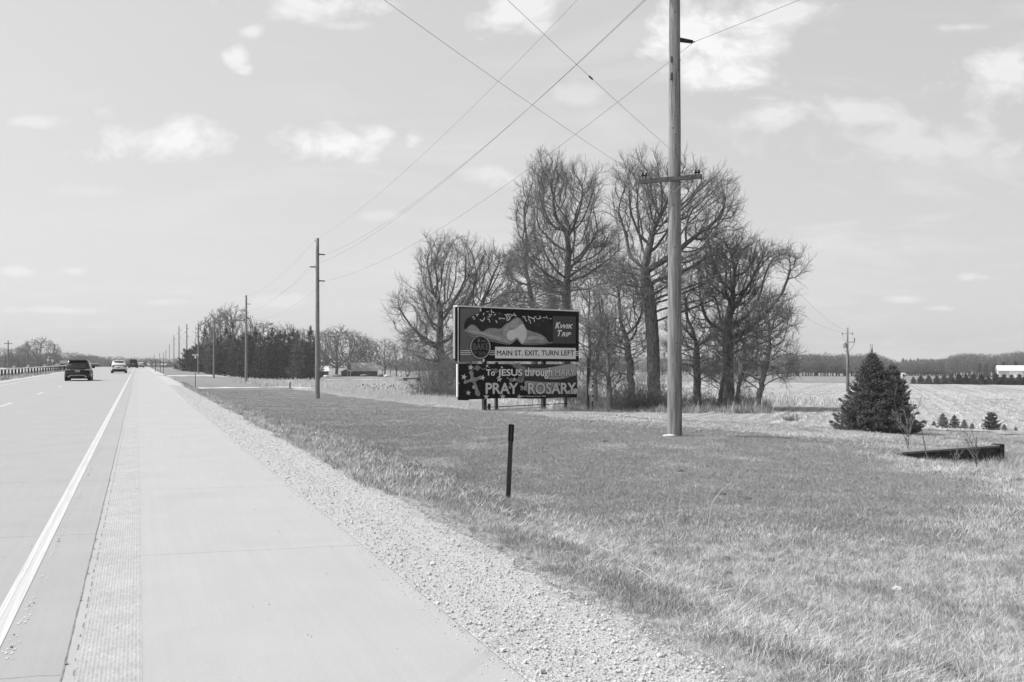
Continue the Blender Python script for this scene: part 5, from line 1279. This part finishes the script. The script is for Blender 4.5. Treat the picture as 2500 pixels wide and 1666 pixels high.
house('far_cottage', 'tiny white building glimpsed between the far trees right of the big spruces', 2203, 345, 1.5, 1.5, .9, .35, 0, M['white'], M['roofm'], 'x', [('door', -.5, .4, 0, 1.2, M['dark'])], 'building', zat(918, 340))
# yard things
def yard_pole(px, Z, top, label):
    x, y = loc(px, Z); z0 = T1(x, y); t = thing('utility_pole', label, 'utility pole', (x, y, z0), -TH); b = MB(); b.tube([(0, 0, -.2), (0, 0, zat(top, Z) - z0)], [.13, .1], 8); b.build('shaft', M['wood'], t)
yard_pole(848.5, 318, 873, 'thin pole in front of the small dark shed'); yard_pole(1022, 300, 882, 'thin pale pole in the farmyard left of the grove')
yard_pole(915, 330, 866, 'thin pole just right of the barn')
def wagon(px, Z, label, s=1.0):
    x, y = loc(px, Z); z0 = T1(x, y); t = thing('hay_wagon', label, 'farm wagon', (x, y, z0), -TH + .1)
    b = MB(); b.box(-2.1 * s, 2.1 * s, -1, 1, .72, .92); b.build('bed', M['darkwood'], t)
    b = MB(); b.bar((-2.1 * s, 0, .6), (-3.2 * s, 0, .45), .1); b.build('drawbar', M['darkwood'], t)
    for xx in (-1.5, 1.5):
        for yy in (-.8, .8): b = MB(); b.lathe([(.2, -.1), (.38, -.09), (.38, .09), (.2, .1)], 14, (xx * s, yy, .36), 'y'); b.build('wheel', CM['tyre'], t)
    b = MB(); b.lathe([(.3, 0), (.4, .25), (.25, .5)], 10, (1.3 * s, 0, .92)); b.build('cargo', M['rock'], t)
wagon(1006, 165, 'dark flat farm wagon parked at the far edge of the straw field', .8)
def lump(name, px, Z, w, h, m, label, cat, py=None):
    x, y = loc(px, Z); z0 = T1(x, y); bm = bmesh.new(); bmesh.ops.create_icosphere(bm, subdivisions=3, radius=1)
    for v in bm.verts:
        n_ = 1 + .28 * mnoise.noise(v.co * 1.8 + Vector((px, 0, 0))) + .1 * mnoise.noise(v.co * 5); v.co = Vector((v.co.x * w / 2 * n_, v.co.y * w / 2.4 * n_, v.co.z * h * .62 * n_ + h * .3))
    me = bpy.data.meshes.new(name); bm.to_mesh(me); bm.free(); o = link_mesh(name, me, m, None, True); o.location = (x, y, z0); return tag(o, label, cat)
lump('oil_tank', 943, 300, 1.5, .8, M['white'], 'low white tank lying in the farmyard right of the barn', 'tank')
lump('parked_car', 796, 296, 1.6, .7, M['white'], 'pale shape of a vehicle beside the farmhouse', 'vehicle')
lump('brush_pile', 929, 305, 2.2, 1.2, M['clod'], 'dark round brush pile just right of the barn', 'brush pile'); lump('brush_pile', 888, 318, 2.6, .9, M['brush'], 'low grey brush heap in front of the barn', 'brush pile'); lump('brush_pile', 822, 312, 3.0, .8, M['brush'], 'low brush heap left of the small dark shed', 'brush pile'); lump('brush_pile', 994, 300, 1.0, 1.0, M['clod'], 'dark heap of scrap in the farmyard near the grove', 'scrap heap')
lump('lying_board', 951, 302, 1.0, .9, M['paleg'], 'pale leaning boards by the barn fence', 'boards'); lump('lying_board', 978, 303, .8, 1.0, M['paleg'], 'pale leaning boards in the middle of the farmyard', 'boards')
# ------------------------------------------------------------------ small things on the grass
lump('stone', 1882, 11.4, .14, .035, M['rock'], 'flat pale stone lying in the mown grass on the right', 'stone'); lump('stone', 2192, 8.7, .13, .05, M['rock'], 'pale folded scrap lying in the rough grass lower right', 'litter')
lump('stone', 1634, 24.6, .36, .08, M['rock'], 'pale flat stone at the foot of the foreground power pole', 'stone')
for px, Z, w, lab in ((1755, 15.0, .30, 'dark clod of earth in the mown grass, left of two'), (1822, 14.5, .2, 'dark clod of earth in the mown grass, right of two'), (1187, 15.5, .16, 'small dark clod left of the steel post'), (1476, 23.0, .3, 'small dark clod left of the foreground pole'), (1660, 17.6, .18, 'small dark clod in the grass below the foreground pole'), (1773, 10.2, .11, 'dark clod in the straw grass, upper of two'), (1778, 9.4, .13, 'dark clod in the straw grass, lower of two'), (2132, 26.5, .3, 'dark clod in front of the big spruces')):
    lump('clod', px, Z, w * .8, .05, M['clod'], lab, 'clod')
for px, Z, w, lab in ((2150, 8.5, .12, 'pale curled leaf, leftmost of the leaves in the rough grass'), (2340, 9.3, .12, 'pale curled leaf at the upper right of the rough grass'), (2370, 8.9, .14, 'pale curled leaf right of the upper one'), (1985, 8.9, .10, 'dull curled leaf in the straw grass'), (1856, 10.4, .09, 'small pale leaf at the upper edge of the straw grass'), (2420, 7.0, .12, 'pale leaf low at the right edge')):
    lump('dead_leaf', px, Z, w, .02, M['leaf'], lab, 'leaf')

# ------------------------------------------------------------------ dry weed stalks
def weed(seed, px, Z, H, lean, label, n=5, r=.0038, spread=.5):
    rng = np.random.default_rng(seed); x, y = loc(px, Z); z0 = T1(x, y); t_ = MB()
    def br(p, d, L, rr_, lev):
        pts = [p]; v = Vector(d).normalized()
        for i in range(6):
            v = (v + Vector(rng.normal(0, .10, 3))).normalized(); pts.append(pts[-1] + v * L / 6)
            if lev < 2 and i > 0 and rng.random() < (.75 if lev == 0 else .5):
                w = (v + Vector(rng.normal(0, spread, 3)) + Vector((0, 0, .2))).normalized(); br(pts[-1], w, L * (.55 - .05 * i) * rng.uniform(.6, 1.1), rr_ * .6, lev + 1)
        t_.tube(pts, [rr_ * (1 - .11 * i) for i in range(7)], 5)
    br(Vector((0, 0, -.03)), lean, H, r, 0)
    o = t_.build('weed_stalk', M['stalk'], None); o.location = (x, y, z0); o.rotation_euler = (0, 0, -TH)
    return tag(o, label, 'weed', 'dry weed stalks in the rough grass')
weed(3, 1692, 7.6, .85, (.05, .2, 1), 'tallest upright dry branching weed stalk in the straw grass', r=.0045)
weed(5, 1700, 6.9, 1.05, (-1, .25, .22), 'long pale weed stalk lying towards the left over the rough grass', r=.0045)
weed(6, 1650, 7.0, .65, (-.8, .2, .8), 'dry weed stalk leaning left beside the tallest one', r=.0035)
weed(8, 1780, 6.6, .6, (.5, .2, 1), 'dry weed stalk leaning right, right of the tallest one'); weed(9, 1785, 6.6, .62, (.9, .2, .9), 'strongly leaning dry weed stalk right of the tallest one')
weed(10, 1980, 6.3, .5, (-.4, .1, .7), 'low forked dry weed stalk in the lower middle of the rough grass'); weed(11, 2000, 6.2, .45, (.6, .2, .7), 'short pale weed stalk beside the low forked one')
weed(14, 1370, 8.6, .55, (-.35, .1, 1), 'thin dry weed stalk near the gravel edge', r=.003); weed(15, 1345, 9.5, .55, (-.2, .1, 1), 'second thin dry weed stalk near the gravel edge', r=.003)
def sapling(seed, px, Z, top, label, nb=8, m='palebark', wide=.5):
    rng = np.random.default_rng(seed); x, y = loc(px, Z); z0 = T1(x, y); H = zat(top, Z) - z0; b = MB()
    for i in range(nb):
        a = rng.uniform(0, 6.28); p = Vector((rng.normal(0, .02), rng.normal(0, .02), H * rng.uniform(.0, .35) if i else 0)); v = Vector((math.cos(a) * wide * (i > 0), math.sin(a) * wide * (i > 0), 1)).normalized(); L = H * rng.uniform(.45, .8) if i else H; pts = [p]
        for j in range(8):
            v = (v + Vector(rng.normal(0, .09, 3))).normalized(); pts.append(pts[-1] + v * L / 8)
            if j > 1 and rng.random() < .75:
                w = (v + Vector(rng.normal(0, .4, 3))).normalized(); q = pts[-1]; b.tube([q, q + w * L * .12, q + w * L * .2 + Vector((0, 0, .03))], [.007, .005, .003], 4)
        b.tube(pts, [.0095 * (1 - .1 * j) for j in range(9)], 5)
    o = b.build('sapling', M[m], None); o.location = (x, y, z0); return tag(o, label, 'sapling')
sapling(2, 2218, 22.5, 962, 'pale bare sapling in front of the right hand spruce', 9); sapling(4, 2385, 20.5, 1040, 'wispy bare sapling behind the timber headwall', 7, wide=.35); sapling(7, 2330, 20.0, 1085, 'low bare sapling at the middle of the timber headwall', 6)
x, y = loc(2268, 21.0); o = mesh_obj('leaning_rod', [], [], M['wood2']); bpy.data.objects.remove(o)
b = MB(); b.tube([(0, 0, -.1), (-.22, .0, .75)], .014, 6); o = b.build('leaning_stick', M['wood2'], None); o.location = (x, y, T1(x, y)); tag(o, 'straight stick leaning left behind the timber headwall', 'stick')

# ------------------------------------------------------------------ grass, stubble, pebbles: what nobody could count
def tuft(name, seed, n, h, w, spread, lean, m, seg=3, droop=.35):
    rng = np.random.default_rng(seed); V = []; Fc = []
    for i in range(n):
        a = rng.uniform(0, 6.28); r = spread * math.sqrt(rng.random()); bx, by = r * math.cos(a), r * math.sin(a); H_ = h * rng.uniform(.45, 1.15); ln = rng.normal(0, lean); la_ = rng.uniform(0, 6.28); fa = rng.uniform(0, 6.28)
        ww = w * rng.uniform(.6, 1.3); base = len(V)
        for k in range(seg + 1):
            t = k / seg; off = H_ * (ln * t + droop * ln * t * t * 2); z = H_ * (t - .18 * abs(ln) * t * t)
            cx, cy = bx + math.cos(la_) * off, by + math.sin(la_) * off; wt = ww * (1 - t) ** .7 / 2 if k < seg else 0.0
            if k < seg: V += [(cx - math.cos(fa) * wt, cy - math.sin(fa) * wt, z - .01), (cx + math.cos(fa) * wt, cy + math.sin(fa) * wt, z - .01)]
            else: V.append((cx, cy, z))
        for k in range(seg - 1): q = base + 2 * k; Fc.append((q, q + 1, q + 3, q + 2))
        q = base + 2 * (seg - 1); Fc.append((q, q + 1, q + 2))
    me = bpy.data.meshes.new(name); me.from_pydata(V, [], Fc); me.update(); me.materials.append(m)
    return bpy.data.objects.new(name, me)
def scatter(name, protos, P, scl, rot=None, kind='stuff', idx=None, seed=0, tilt=.15):
    """points carrying instances of the small tuft meshes (one stuff object)"""
    rng = np.random.default_rng(seed); n = len(P)
    me = bpy.data.meshes.new(name); me.vertices.add(n); me.vertices.foreach_set('co', np.ascontiguousarray(P, np.float32).ravel())
    def at(nm, ty, val, key='value'):
        a = me.attributes.new(nm, ty, 'POINT'); a.data.foreach_set(key, np.ascontiguousarray(val).ravel())
    at('scl', 'FLOAT', np.asarray(scl, np.float32)); at('pick', 'INT', (rng.integers(0, len(protos), n) if idx is None else idx).astype(np.int32))
    rt = np.stack([rng.normal(0, tilt, n), rng.normal(0, tilt, n), rng.uniform(0, 6.28, n)], 1).astype(np.float32); at('rot', 'FLOAT_VECTOR', rt, 'vector')
    o = bpy.data.objects.new(name, me); C.objects.link(o)
    col = bpy.data.collections.new(name + '_kinds')
    for i, p in enumerate(protos): p.name = 'k%02d_%s' % (i, name); col.objects.link(p)
    ng = bpy.data.node_groups.new(name, 'GeometryNodeTree')
    ng.interface.new_socket('Geometry', in_out='INPUT', socket_type='NodeSocketGeometry'); ng.interface.new_socket('Geometry', in_out='OUTPUT', socket_type='NodeSocketGeometry')
    N = ng.nodes; Lk = ng.links; gi = N.new('NodeGroupInput'); go = N.new('NodeGroupOutput'); ip = N.new('GeometryNodeInstanceOnPoints'); ci = N.new('GeometryNodeCollectionInfo')
    ci.inputs['Collection'].default_value = col; ci.inputs['Separate Children'].default_value = True; ci.inputs['Reset Children'].default_value = True
    def na(nm, ty):
        q = N.new('GeometryNodeInputNamedAttribute'); q.data_type = ty; q.inputs['Name'].default_value = nm; return q.outputs['Attribute']
    Lk.new(gi.outputs[0], ip.inputs['Points']); Lk.new(ci.outputs[0], ip.inputs['Instance']); ip.inputs['Pick Instance'].default_value = True
    Lk.new(na('pick', 'INT'), ip.inputs['Instance Index'])
    e2r = N.new('FunctionNodeEulerToRotation'); Lk.new(na('rot', 'FLOAT_VECTOR'), e2r.inputs[0]); Lk.new(e2r.outputs[0], ip.inputs['Rotation']); Lk.new(na('scl', 'FLOAT'), ip.inputs['Scale'])
    Lk.new(ip.outputs[0], go.inputs[0])
    md = o.modifiers.new('scatter', 'NODES'); md.node_group = ng
    tag(o, kind=kind); return o
def cloud(n, Z0, Z1, pxa, pxb, seed, power=1.0, keep=None):
    """random plan points over a wedge of ground, denser near"""
    rng = np.random.default_rng(seed); u = rng.random(n) ** power; Z = Z0 + (Z1 - Z0) * u; px = rng.uniform(pxa, pxb, n); L = (px - 1250) * Z / F
    X_ = L * CT + Z * ST; Y_ = Z * CT - L * ST; r = rng.random(n); k = np.ones(n, bool)
    if keep is not None: k = keep(X_, Y_, Z, r)
    X_, Y_ = X_[k], Y_[k]; return np.stack([X_, Y_, T(X_, Y_)], 1)
def nz2(x, y, s, o=0.0): return np.array([mnoise.noise(Vector((a * s + o, b * s, o))) for a, b in zip(x, y)])
GE = lambda y: np.array([gedge(v) for v in y])
# rough straw grass in the foreground and along the gravel
dry = [tuft('d', s, 18, .062, .0045, .06, .75, M['straw'], droop=.6) for s in range(5)]
grn = [tuft('g', 10 + s, 14, .075, .0055, .05, .5, M['green']) for s in range(4)]
P = cloud(60000, 4.3, 13.5, 800, 2620, 1, 1.0, lambda x, y, Z, r: (x > GE(y) - .34 * r ** 3 - .04) & (roughness_at(x, y) > .3 * r) & (r < .3 + roughness_at(x, y)))
nn = .55 * nz2(P[:, 0], P[:, 1], 1.1, 3.0) + .5 * nz2(P[:, 0], P[:, 1], 5.0, 9.0) + .16 * np.exp(-((P[:, 0] - 3.5) / .6) ** 2)
rg = np.random.default_rng(5); isg = nn + rg.normal(0, .42, len(P)) > .14
edgeh = np.clip((P[:, 0] - GE(P[:, 1]) + .12) / .7, .35, 1)
scatter('rough_grass', dry + grn, P, rg.uniform(.5, 1.2, len(P)) * edgeh * (.6 + .4 * roughness_at(P[:, 0], P[:, 1])), idx=np.where(isg, rg.integers(5, 9, len(P)), rg.integers(0, 5, len(P))), seed=1)
P = cloud(64000, 11, 34, 700, 2620, 2, 1.0, lambda x, y, Z, r: (x > GE(y)) & ((roughness_at(x, y) > .35) | ((x < 4.3) & (r < .6))) & (x < 40))
rg = np.random.default_rng(6); isg = .6 * nz2(P[:, 0], P[:, 1], .9, 3.0) + rg.normal(0, .5, len(P)) > .10
dry2 = [tuft('d', 30 + s, 14, .075, .009, .10, .7, M['straw']) for s in range(3)]; grn2 = [tuft('g', 40 + s, 12, .075, .010, .09, .45, M['green']) for s in range(2)]
scatter('rough_grass', dry2 + grn2, P, rg.uniform(.6, 1.3, len(P)), idx=np.where(isg, rg.integers(3, 5, len(P)), rg.integers(0, 3, len(P))), seed=2)
# straw grass verge running away along the gravel
P = cloud(26000, 13, 60, 380, 1250, 3, .8, lambda x, y, Z, r: (x > GE(y) - .05) & (x < 4.4 + r * 1.0))
rg = np.random.default_rng(7); scatter('verge_grass', [tuft('d', 50 + s, 14, .10, .012, .12, .6, M['straw' if s < 2 else 'green']) for s in range(4)], P, rg.uniform(.5, 1.3, len(P)), seed=3)
# short mown turf
lw = [tuft('l', 60 + s, 26, .045, .0055, .11, .7, M['lawn']) for s in range(4)] + [tuft('l', 66, 16, .042, .005, .12, .9, M['straw'])]
P = cloud(90000, 9.5, 32, 560, 2560, 4, 1.0, lambda x, y, Z, r: (x > 3.2) & (roughness_at(x, y) < .75) & ((x < 17) | (y < 20)))
rg = np.random.default_rng(8); pt = nz2(P[:, 0], P[:, 1], .6, 2.0) + rg.normal(0, .25, len(P)) > .42; scatter('mown_grass', lw, P, rg.uniform(.5, 1.35, len(P)), idx=np.where(pt, 4, rg.integers(0, 4, len(P))), seed=4)
lw2 = [tuft('l', 160 + s, 22, .05, .013, .30, .8, M['lawn']) for s in range(3)] + [tuft('l', 166, 22, .05, .013, .3, .8, M['lawn'])]
P = cloud(56000, 26, 100, 440, 1700, 14, 1.0, lambda x, y, Z, r: (x > 3.2) & (x < 17.0 + .4 * np.sin(y * .5)) & (r > (Z < 32) * .4))
rg = np.random.default_rng(18); scatter('mown_grass', lw2, P, rg.uniform(.6, 1.2, len(P)), seed=14)
P = cloud(26000, 21, 46, 1640, 2600, 24, 1.0, lambda x, y, Z, r: (x > 16.5) & (x + y < 57.5) & ((x > 19) | (y < 24)))
rg = np.random.default_rng(28); dk = nz2(P[:, 0], P[:, 1], .35, 5.0) + rg.normal(0, .25, len(P)) > -.08; uu = (P[:, 0] + P[:, 1]) * .7071; dk = dk | ((uu > 33.5) & (P[:, 0] > 20.5) & (rg.random(len(P)) < .85))
scatter('field_margin_grass', [tuft('l', 260 + s, 20, .07, .011, .2, .9, M['lawn']) for s in range(3)] + [tuft('l', 270 + s, 16, .09, .011, .2, .9, M['straw']) for s in range(3)], P, rg.uniform(.5, 1.2, len(P)), idx=np.where(dk, rg.integers(0, 3, len(P)), rg.integers(3, 6, len(P))), seed=24)
# tall straw grass and leaf litter around the billboard and in front of the grove
tall = [tuft('t', 70 + s, 16, .42, .017, .20, .28, M['straw']) for s in range(4)]; tallb = [tuft('t', 80 + s, 14, .5, .014, .22, .22, M['brush']) for s in range(3)]
rgm = np.random.default_rng(9); n = 11000; y_ = rgm.uniform(36, 104, n); x_ = 17.2 + np.abs(rgm.normal(0, 2.2, n)) + .4 * np.sin(y_); k = rgm.random(n) < np.clip(y_ / 60, .25, 1)
x_, y_ = x_[k], y_[k]; pile = np.clip((x_ - 17.0) / 2.2, .22, 1) * np.clip((y_ - 34) / 20, .3, 1)
scatter('straw_field_edge', tall[:], np.stack([x_, y_, T(x_, y_)], 1), rgm.uniform(.55, 1.1, len(x_)) * pile, seed=5)
lit = [tuft('f', 90 + s, 12, .05, .03, .22, 1.4, M['leaf']) for s in range(4)]
n = 22000; rgm = np.random.default_rng(10); Zc = rgm.uniform(25, 52, n); pxc = rgm.uniform(980, 2160, n); Lc = (pxc - 1250) * Zc / F; x_ = Lc * CT + Zc * ST; y_ = Zc * CT - Lc * ST
k = (x_ > 16.4 + .5 * np.sin(y_ * .7)) & (x_ + y_ < 76) & (y_ > 24.5 + .5 * np.sin(x_)); x_, y_ = x_[k], y_[k]; scatter('leaf_litter', lit, np.stack([x_, y_, T(x_, y_)], 1), rgm.uniform(.5, 1.1, len(x_)), seed=6)
# grey brush grass under the grove
n = 3800; px_ = rgm.uniform(1350, 1880, n); Z_ = 51 + 14 * rgm.random(n) ** 1.4; L_ = (px_ - 1250) * Z_ / F; x_ = L_ * CT + Z_ * ST; y_ = Z_ * CT - L_ * ST
dn_ = nz2(x_, y_, .35, 4.0) + .6 * nz2(x_, y_, 1.3, 8.0); k = dn_ > -.12; x_, y_, px_, dn_ = x_[k], y_[k], px_[k], dn_[k]
scatter('brushy_undergrowth', tallb + tall, np.stack([x_, y_, T(x_, y_)], 1), rgm.uniform(.4, 1.5, len(x_)) * (.6 + .4 * (px_ > 1600)) * np.clip(.7 + dn_ * 1.5, .4, 1.4), idx=np.where(rgm.random(len(x_)) < .6, rgm.integers(0, 3, len(x_)), rgm.integers(3, 7, len(x_))), seed=7)
# corn stubble stalks on the nearer parts of the field
stub = [tuft('s', 100 + s, 9, .15, .035, .22, .9, M['cornst']) for s in range(4)]
n = 5000; rgm = np.random.default_rng(12); Z_ = 36 + 64 * rgm.random(n); px_ = rgm.uniform(1850, 2540, n); L_ = (px_ - 1250) * Z_ / F; x_ = L_ * CT + Z_ * ST; y_ = Z_ * CT - L_ * ST
w_ = (x_ - y_) * .7071; w_ = np.round(w_ / .76) * .76 + rgm.normal(0, .09, n); u_ = (x_ + y_) * .7071; k = u_ > 41; u_, w_ = u_[k], w_[k]; x_, y_ = (u_ + w_) * .7071, (u_ - w_) * .7071
scatter('corn_stubble', stub, np.stack([x_, y_, T(x_, y_) + .03], 1), rgm.uniform(.35, .9, len(x_)), seed=8)
n = 16000; y_ = 50 + 120 * rgm.random(n); x_ = 20.5 + 32 * rgm.random(n); k = (x_ + y_) * .7071 > 41; x_, y_ = x_[k], y_[k]
scatter('standing_stubble', [tuft('s', 110 + s, 8, .55, .05, .5, .22, M['cornst']) for s in range(4)], np.stack([x_, y_, T(x_, y_)], 1), rgm.uniform(.5, 1.1, len(x_)) , seed=9)
n = 3200; y_ = 103 + 66 * rgm.random(n); x_ = 14.6 + 14 * rgm.random(n); k = (y_ > 116); x_, y_ = x_[k], y_[k]
scatter('standing_stubble', [tuft('s', 115 + s, 8, .55, .06, .5, .22, M['cornst']) for s in range(3)], np.stack([x_, y_, T(x_, y_)], 1), rgm.uniform(.6, 1.1, len(x_)) , seed=10)
# dark seed heads above the straw at the field edge
n = 45; sh = tuft('h', 120, 3, .75, .012, .12, .12, M['stalk']); me = sh.data; hb = MB(); hb.lathe([(.01, 0), (.03, .03), (.03, .08), (.01, .11)], 6, (0, 0, .62)); shd = bpy.data.meshes.new('h2'); shd.from_pydata(hb.v, [], hb.f); shd.materials.append(M['seed'])
Z_ = rgm.uniform(74, 100, n); px_ = 880 + 180 * rgm.random(n); L_ = (px_ - 1250) * Z_ / F; x_ = L_ * CT + Z_ * ST; y_ = Z_ * CT - L_ * ST
scatter('seed_heads', [sh], np.stack([x_, y_, T(x_, y_)], 1), np.full(n, 1.2), idx=np.zeros(n), seed=11); scatter('seed_heads', [bpy.data.objects.new('h', shd)], np.stack([x_, y_, T(x_, y_)], 1), np.full(n, 1.2), idx=np.zeros(n), seed=11)
# median grass beyond the road
n = 9000; y_ = 60 + 190 * rgm.random(n); x_ = -9.7 - 5.5 * rgm.random(n) ** .8
scatter('median_grass', [tuft('m', 130 + s, 12, .30, .03, .3, .4, M['straw' if s < 2 else 'brush']) for s in range(3)], np.stack([x_, y_, T(x_, y_)], 1), rgm.uniform(.4, 1.1, n), seed=12)
# pebbles on the gravel and a few strays on the concrete
peb = []
for s in range(3):
    bm = bmesh.new(); bmesh.ops.create_icosphere(bm, subdivisions=1, radius=1)
    for v in bm.verts: v.co *= 1 + .3 * mnoise.noise(v.co * 2 + Vector((s * 5, 0, 0))); v.co.z *= .6
    me = bpy.data.meshes.new('pebble'); bm.to_mesh(me); bm.free(); me.materials.append(M['stone']); peb.append(bpy.data.objects.new('pebble', me))
n = 36000; rgm = np.random.default_rng(14); y_ = 2.2 + 60 * rgm.random(n) ** 2.2; x_ = 1.775 + 1.1 * rgm.random(n); P = np.stack([x_, y_, T(x_, y_) + .013], 1); s_ = np.exp(rgm.normal(math.log(.0045), .5, n))
n2 = 260; y2 = 3 + 22 * rgm.random(n2); x2 = -4 + 5.7 * rgm.random(n2) ** .6; P2 = np.stack([x2, y2, np.full(n2, .004)], 1); n3 = 1500; y3 = 2.6 + 34 * rgm.random(n3) ** 1.4; x3 = 1.775 - np.abs(rgm.normal(0, .06, n3)) ** 1.0; P2 = np.concatenate([P2, np.stack([x3, y3, np.full(n3, .003)], 1)]); n2 += n3
scatter('gravel_pebbles', peb, np.concatenate([P, P2]), np.concatenate([s_, np.exp(rgm.normal(math.log(.004), .35, n2))]), seed=13, tilt=.5)
# shrubs tangled at the foot of the grove: each its own thing
def thicket(seed, px, Z, w, top, label, n=90, m='brush'):
    rng = np.random.default_rng(seed); x, y = loc(px, Z); z0 = T1(x, y); H = zat(top, Z) - z0; P_ = [np.zeros(3)]; par_ = [-1]; rd = [.02]
    for i in range(n):
        a = rng.uniform(0, 6.28); r = w * rng.random() ** .7; p = np.array((r * math.cos(a), r * .7 * math.sin(a), 0.0)); v = rng.normal(0, .35, 3); v[2] = 1; v /= np.linalg.norm(v); L = H * rng.uniform(.4, 1.0)
        P_.append(p); par_.append(-1); rd.append(.012); cur = len(P_) - 1
        for j in range(7):
            v = v + rng.normal(0, .22, 3); v /= np.linalg.norm(v); p = p + v * L / 7; P_.append(p); par_.append(cur); rd.append(.012 * (1 - j / 9)); cur = len(P_) - 1
            if rng.random() < .8:
                u = v + rng.normal(0, .7, 3); u /= np.linalg.norm(u); q = p
                c2 = cur
                for k in range(3): u = u + rng.normal(0, .25, 3); u /= np.linalg.norm(u); q = q + u * L * .07; P_.append(q); par_.append(c2); rd.append(.006); c2 = len(P_) - 1
    P_ = np.array(P_); par_ = np.array(par_); rd = np.array(rd); o = tube_mesh('bare_shrub', P_, par_, rd, par_ >= 0, 3, M[m], None, False); o.location = (x, y, z0 - .03)
    return tag(o, label, 'shrub', 'bare shrubs at the foot of the grove')
for i, (px, Z, w, top, n, lab) in enumerate([(1045, 76, 1.6, 860, 150, 'pale bare shrub at the left end of the grove'), (1080, 74, 1.4, 800, 200, 'dense tall bare shrub around the leftmost tree'), (1108, 70, 1.3, 900, 120, 'bare shrub behind the left edge of the billboard'), (1430, 56, 1.2, 900, 110, 'bare shrub just right of the meter post'), (1505, 55, 1.4, 915, 160, 'bare shrub between the two trees right of the billboard'), (1545, 54, 1.2, 880, 140, 'bare shrub at the foot of the medium tree'), (1590, 54, 1.3, 930, 210, 'dark tangled shrub at the foot of the big dark oak'), (1612, 55, .9, 880, 110, 'upright bare shrub just left of the foreground pole'), (1700, 56, 1.3, 930, 120, 'bare shrub right of the foreground pole'), (1755, 56, 1.0, 940, 90, 'low bare shrub below the spreading oak'), (1815, 55, 1.1, 920, 110, 'bare shrub below the rightmost trees'), (1935, 44, .5, 1005, 50, 'small round bare shrub in front of the field on the right'), (1400, 62, 1.4, 880, 120, 'bare shrub behind the right edge of the billboard'), (1330, 66, 1.6, 920, 110, 'bare shrub seen below the middle of the billboard')]):
    thicket(200 + i, px, Z, w, top, lab, n)
def thick_grass(): pass
n = 700; rgm = np.random.default_rng(20); u_ = rgm.random(n); x_ = 16.2 + 4.6 * u_; y_ = 15.75 + .6 * u_ - np.abs(rgm.normal(0, .35, n)) ; 
scatter('headwall_grass', [tuft('w', 140 + s, 12, .34, .008, .10, .35, M['straw']) for s in range(3)], np.stack([x_, y_, T(x_, y_)], 1), rgm.uniform(.5, 1.2, n) * (.35 + .65 * u_), seed=21)

# ------------------------------------------------------------------ air
def haze_box(dens):
    m = bpy.data.materials.new('air'); m.use_nodes = True; nt = m.node_tree
    for n in list(nt.nodes): nt.nodes.remove(n)
    out = nt.nodes.new('ShaderNodeOutputMaterial'); v = nt.nodes.new('ShaderNodeVolumePrincipled'); v.inputs['Color'].default_value = (.95, .95, .95, 1); v.inputs['Density'].default_value = dens
    v.inputs['Anisotropy'].default_value = 0.0; nt.links.new(v.outputs[0], out.inputs['Volume'])
    b = MB(); b.box(-2700, 2700, -60, 3900, -9, 45); o = b.build('haze', m, None); return tag(o, kind='stuff')
haze_box(HAZE)
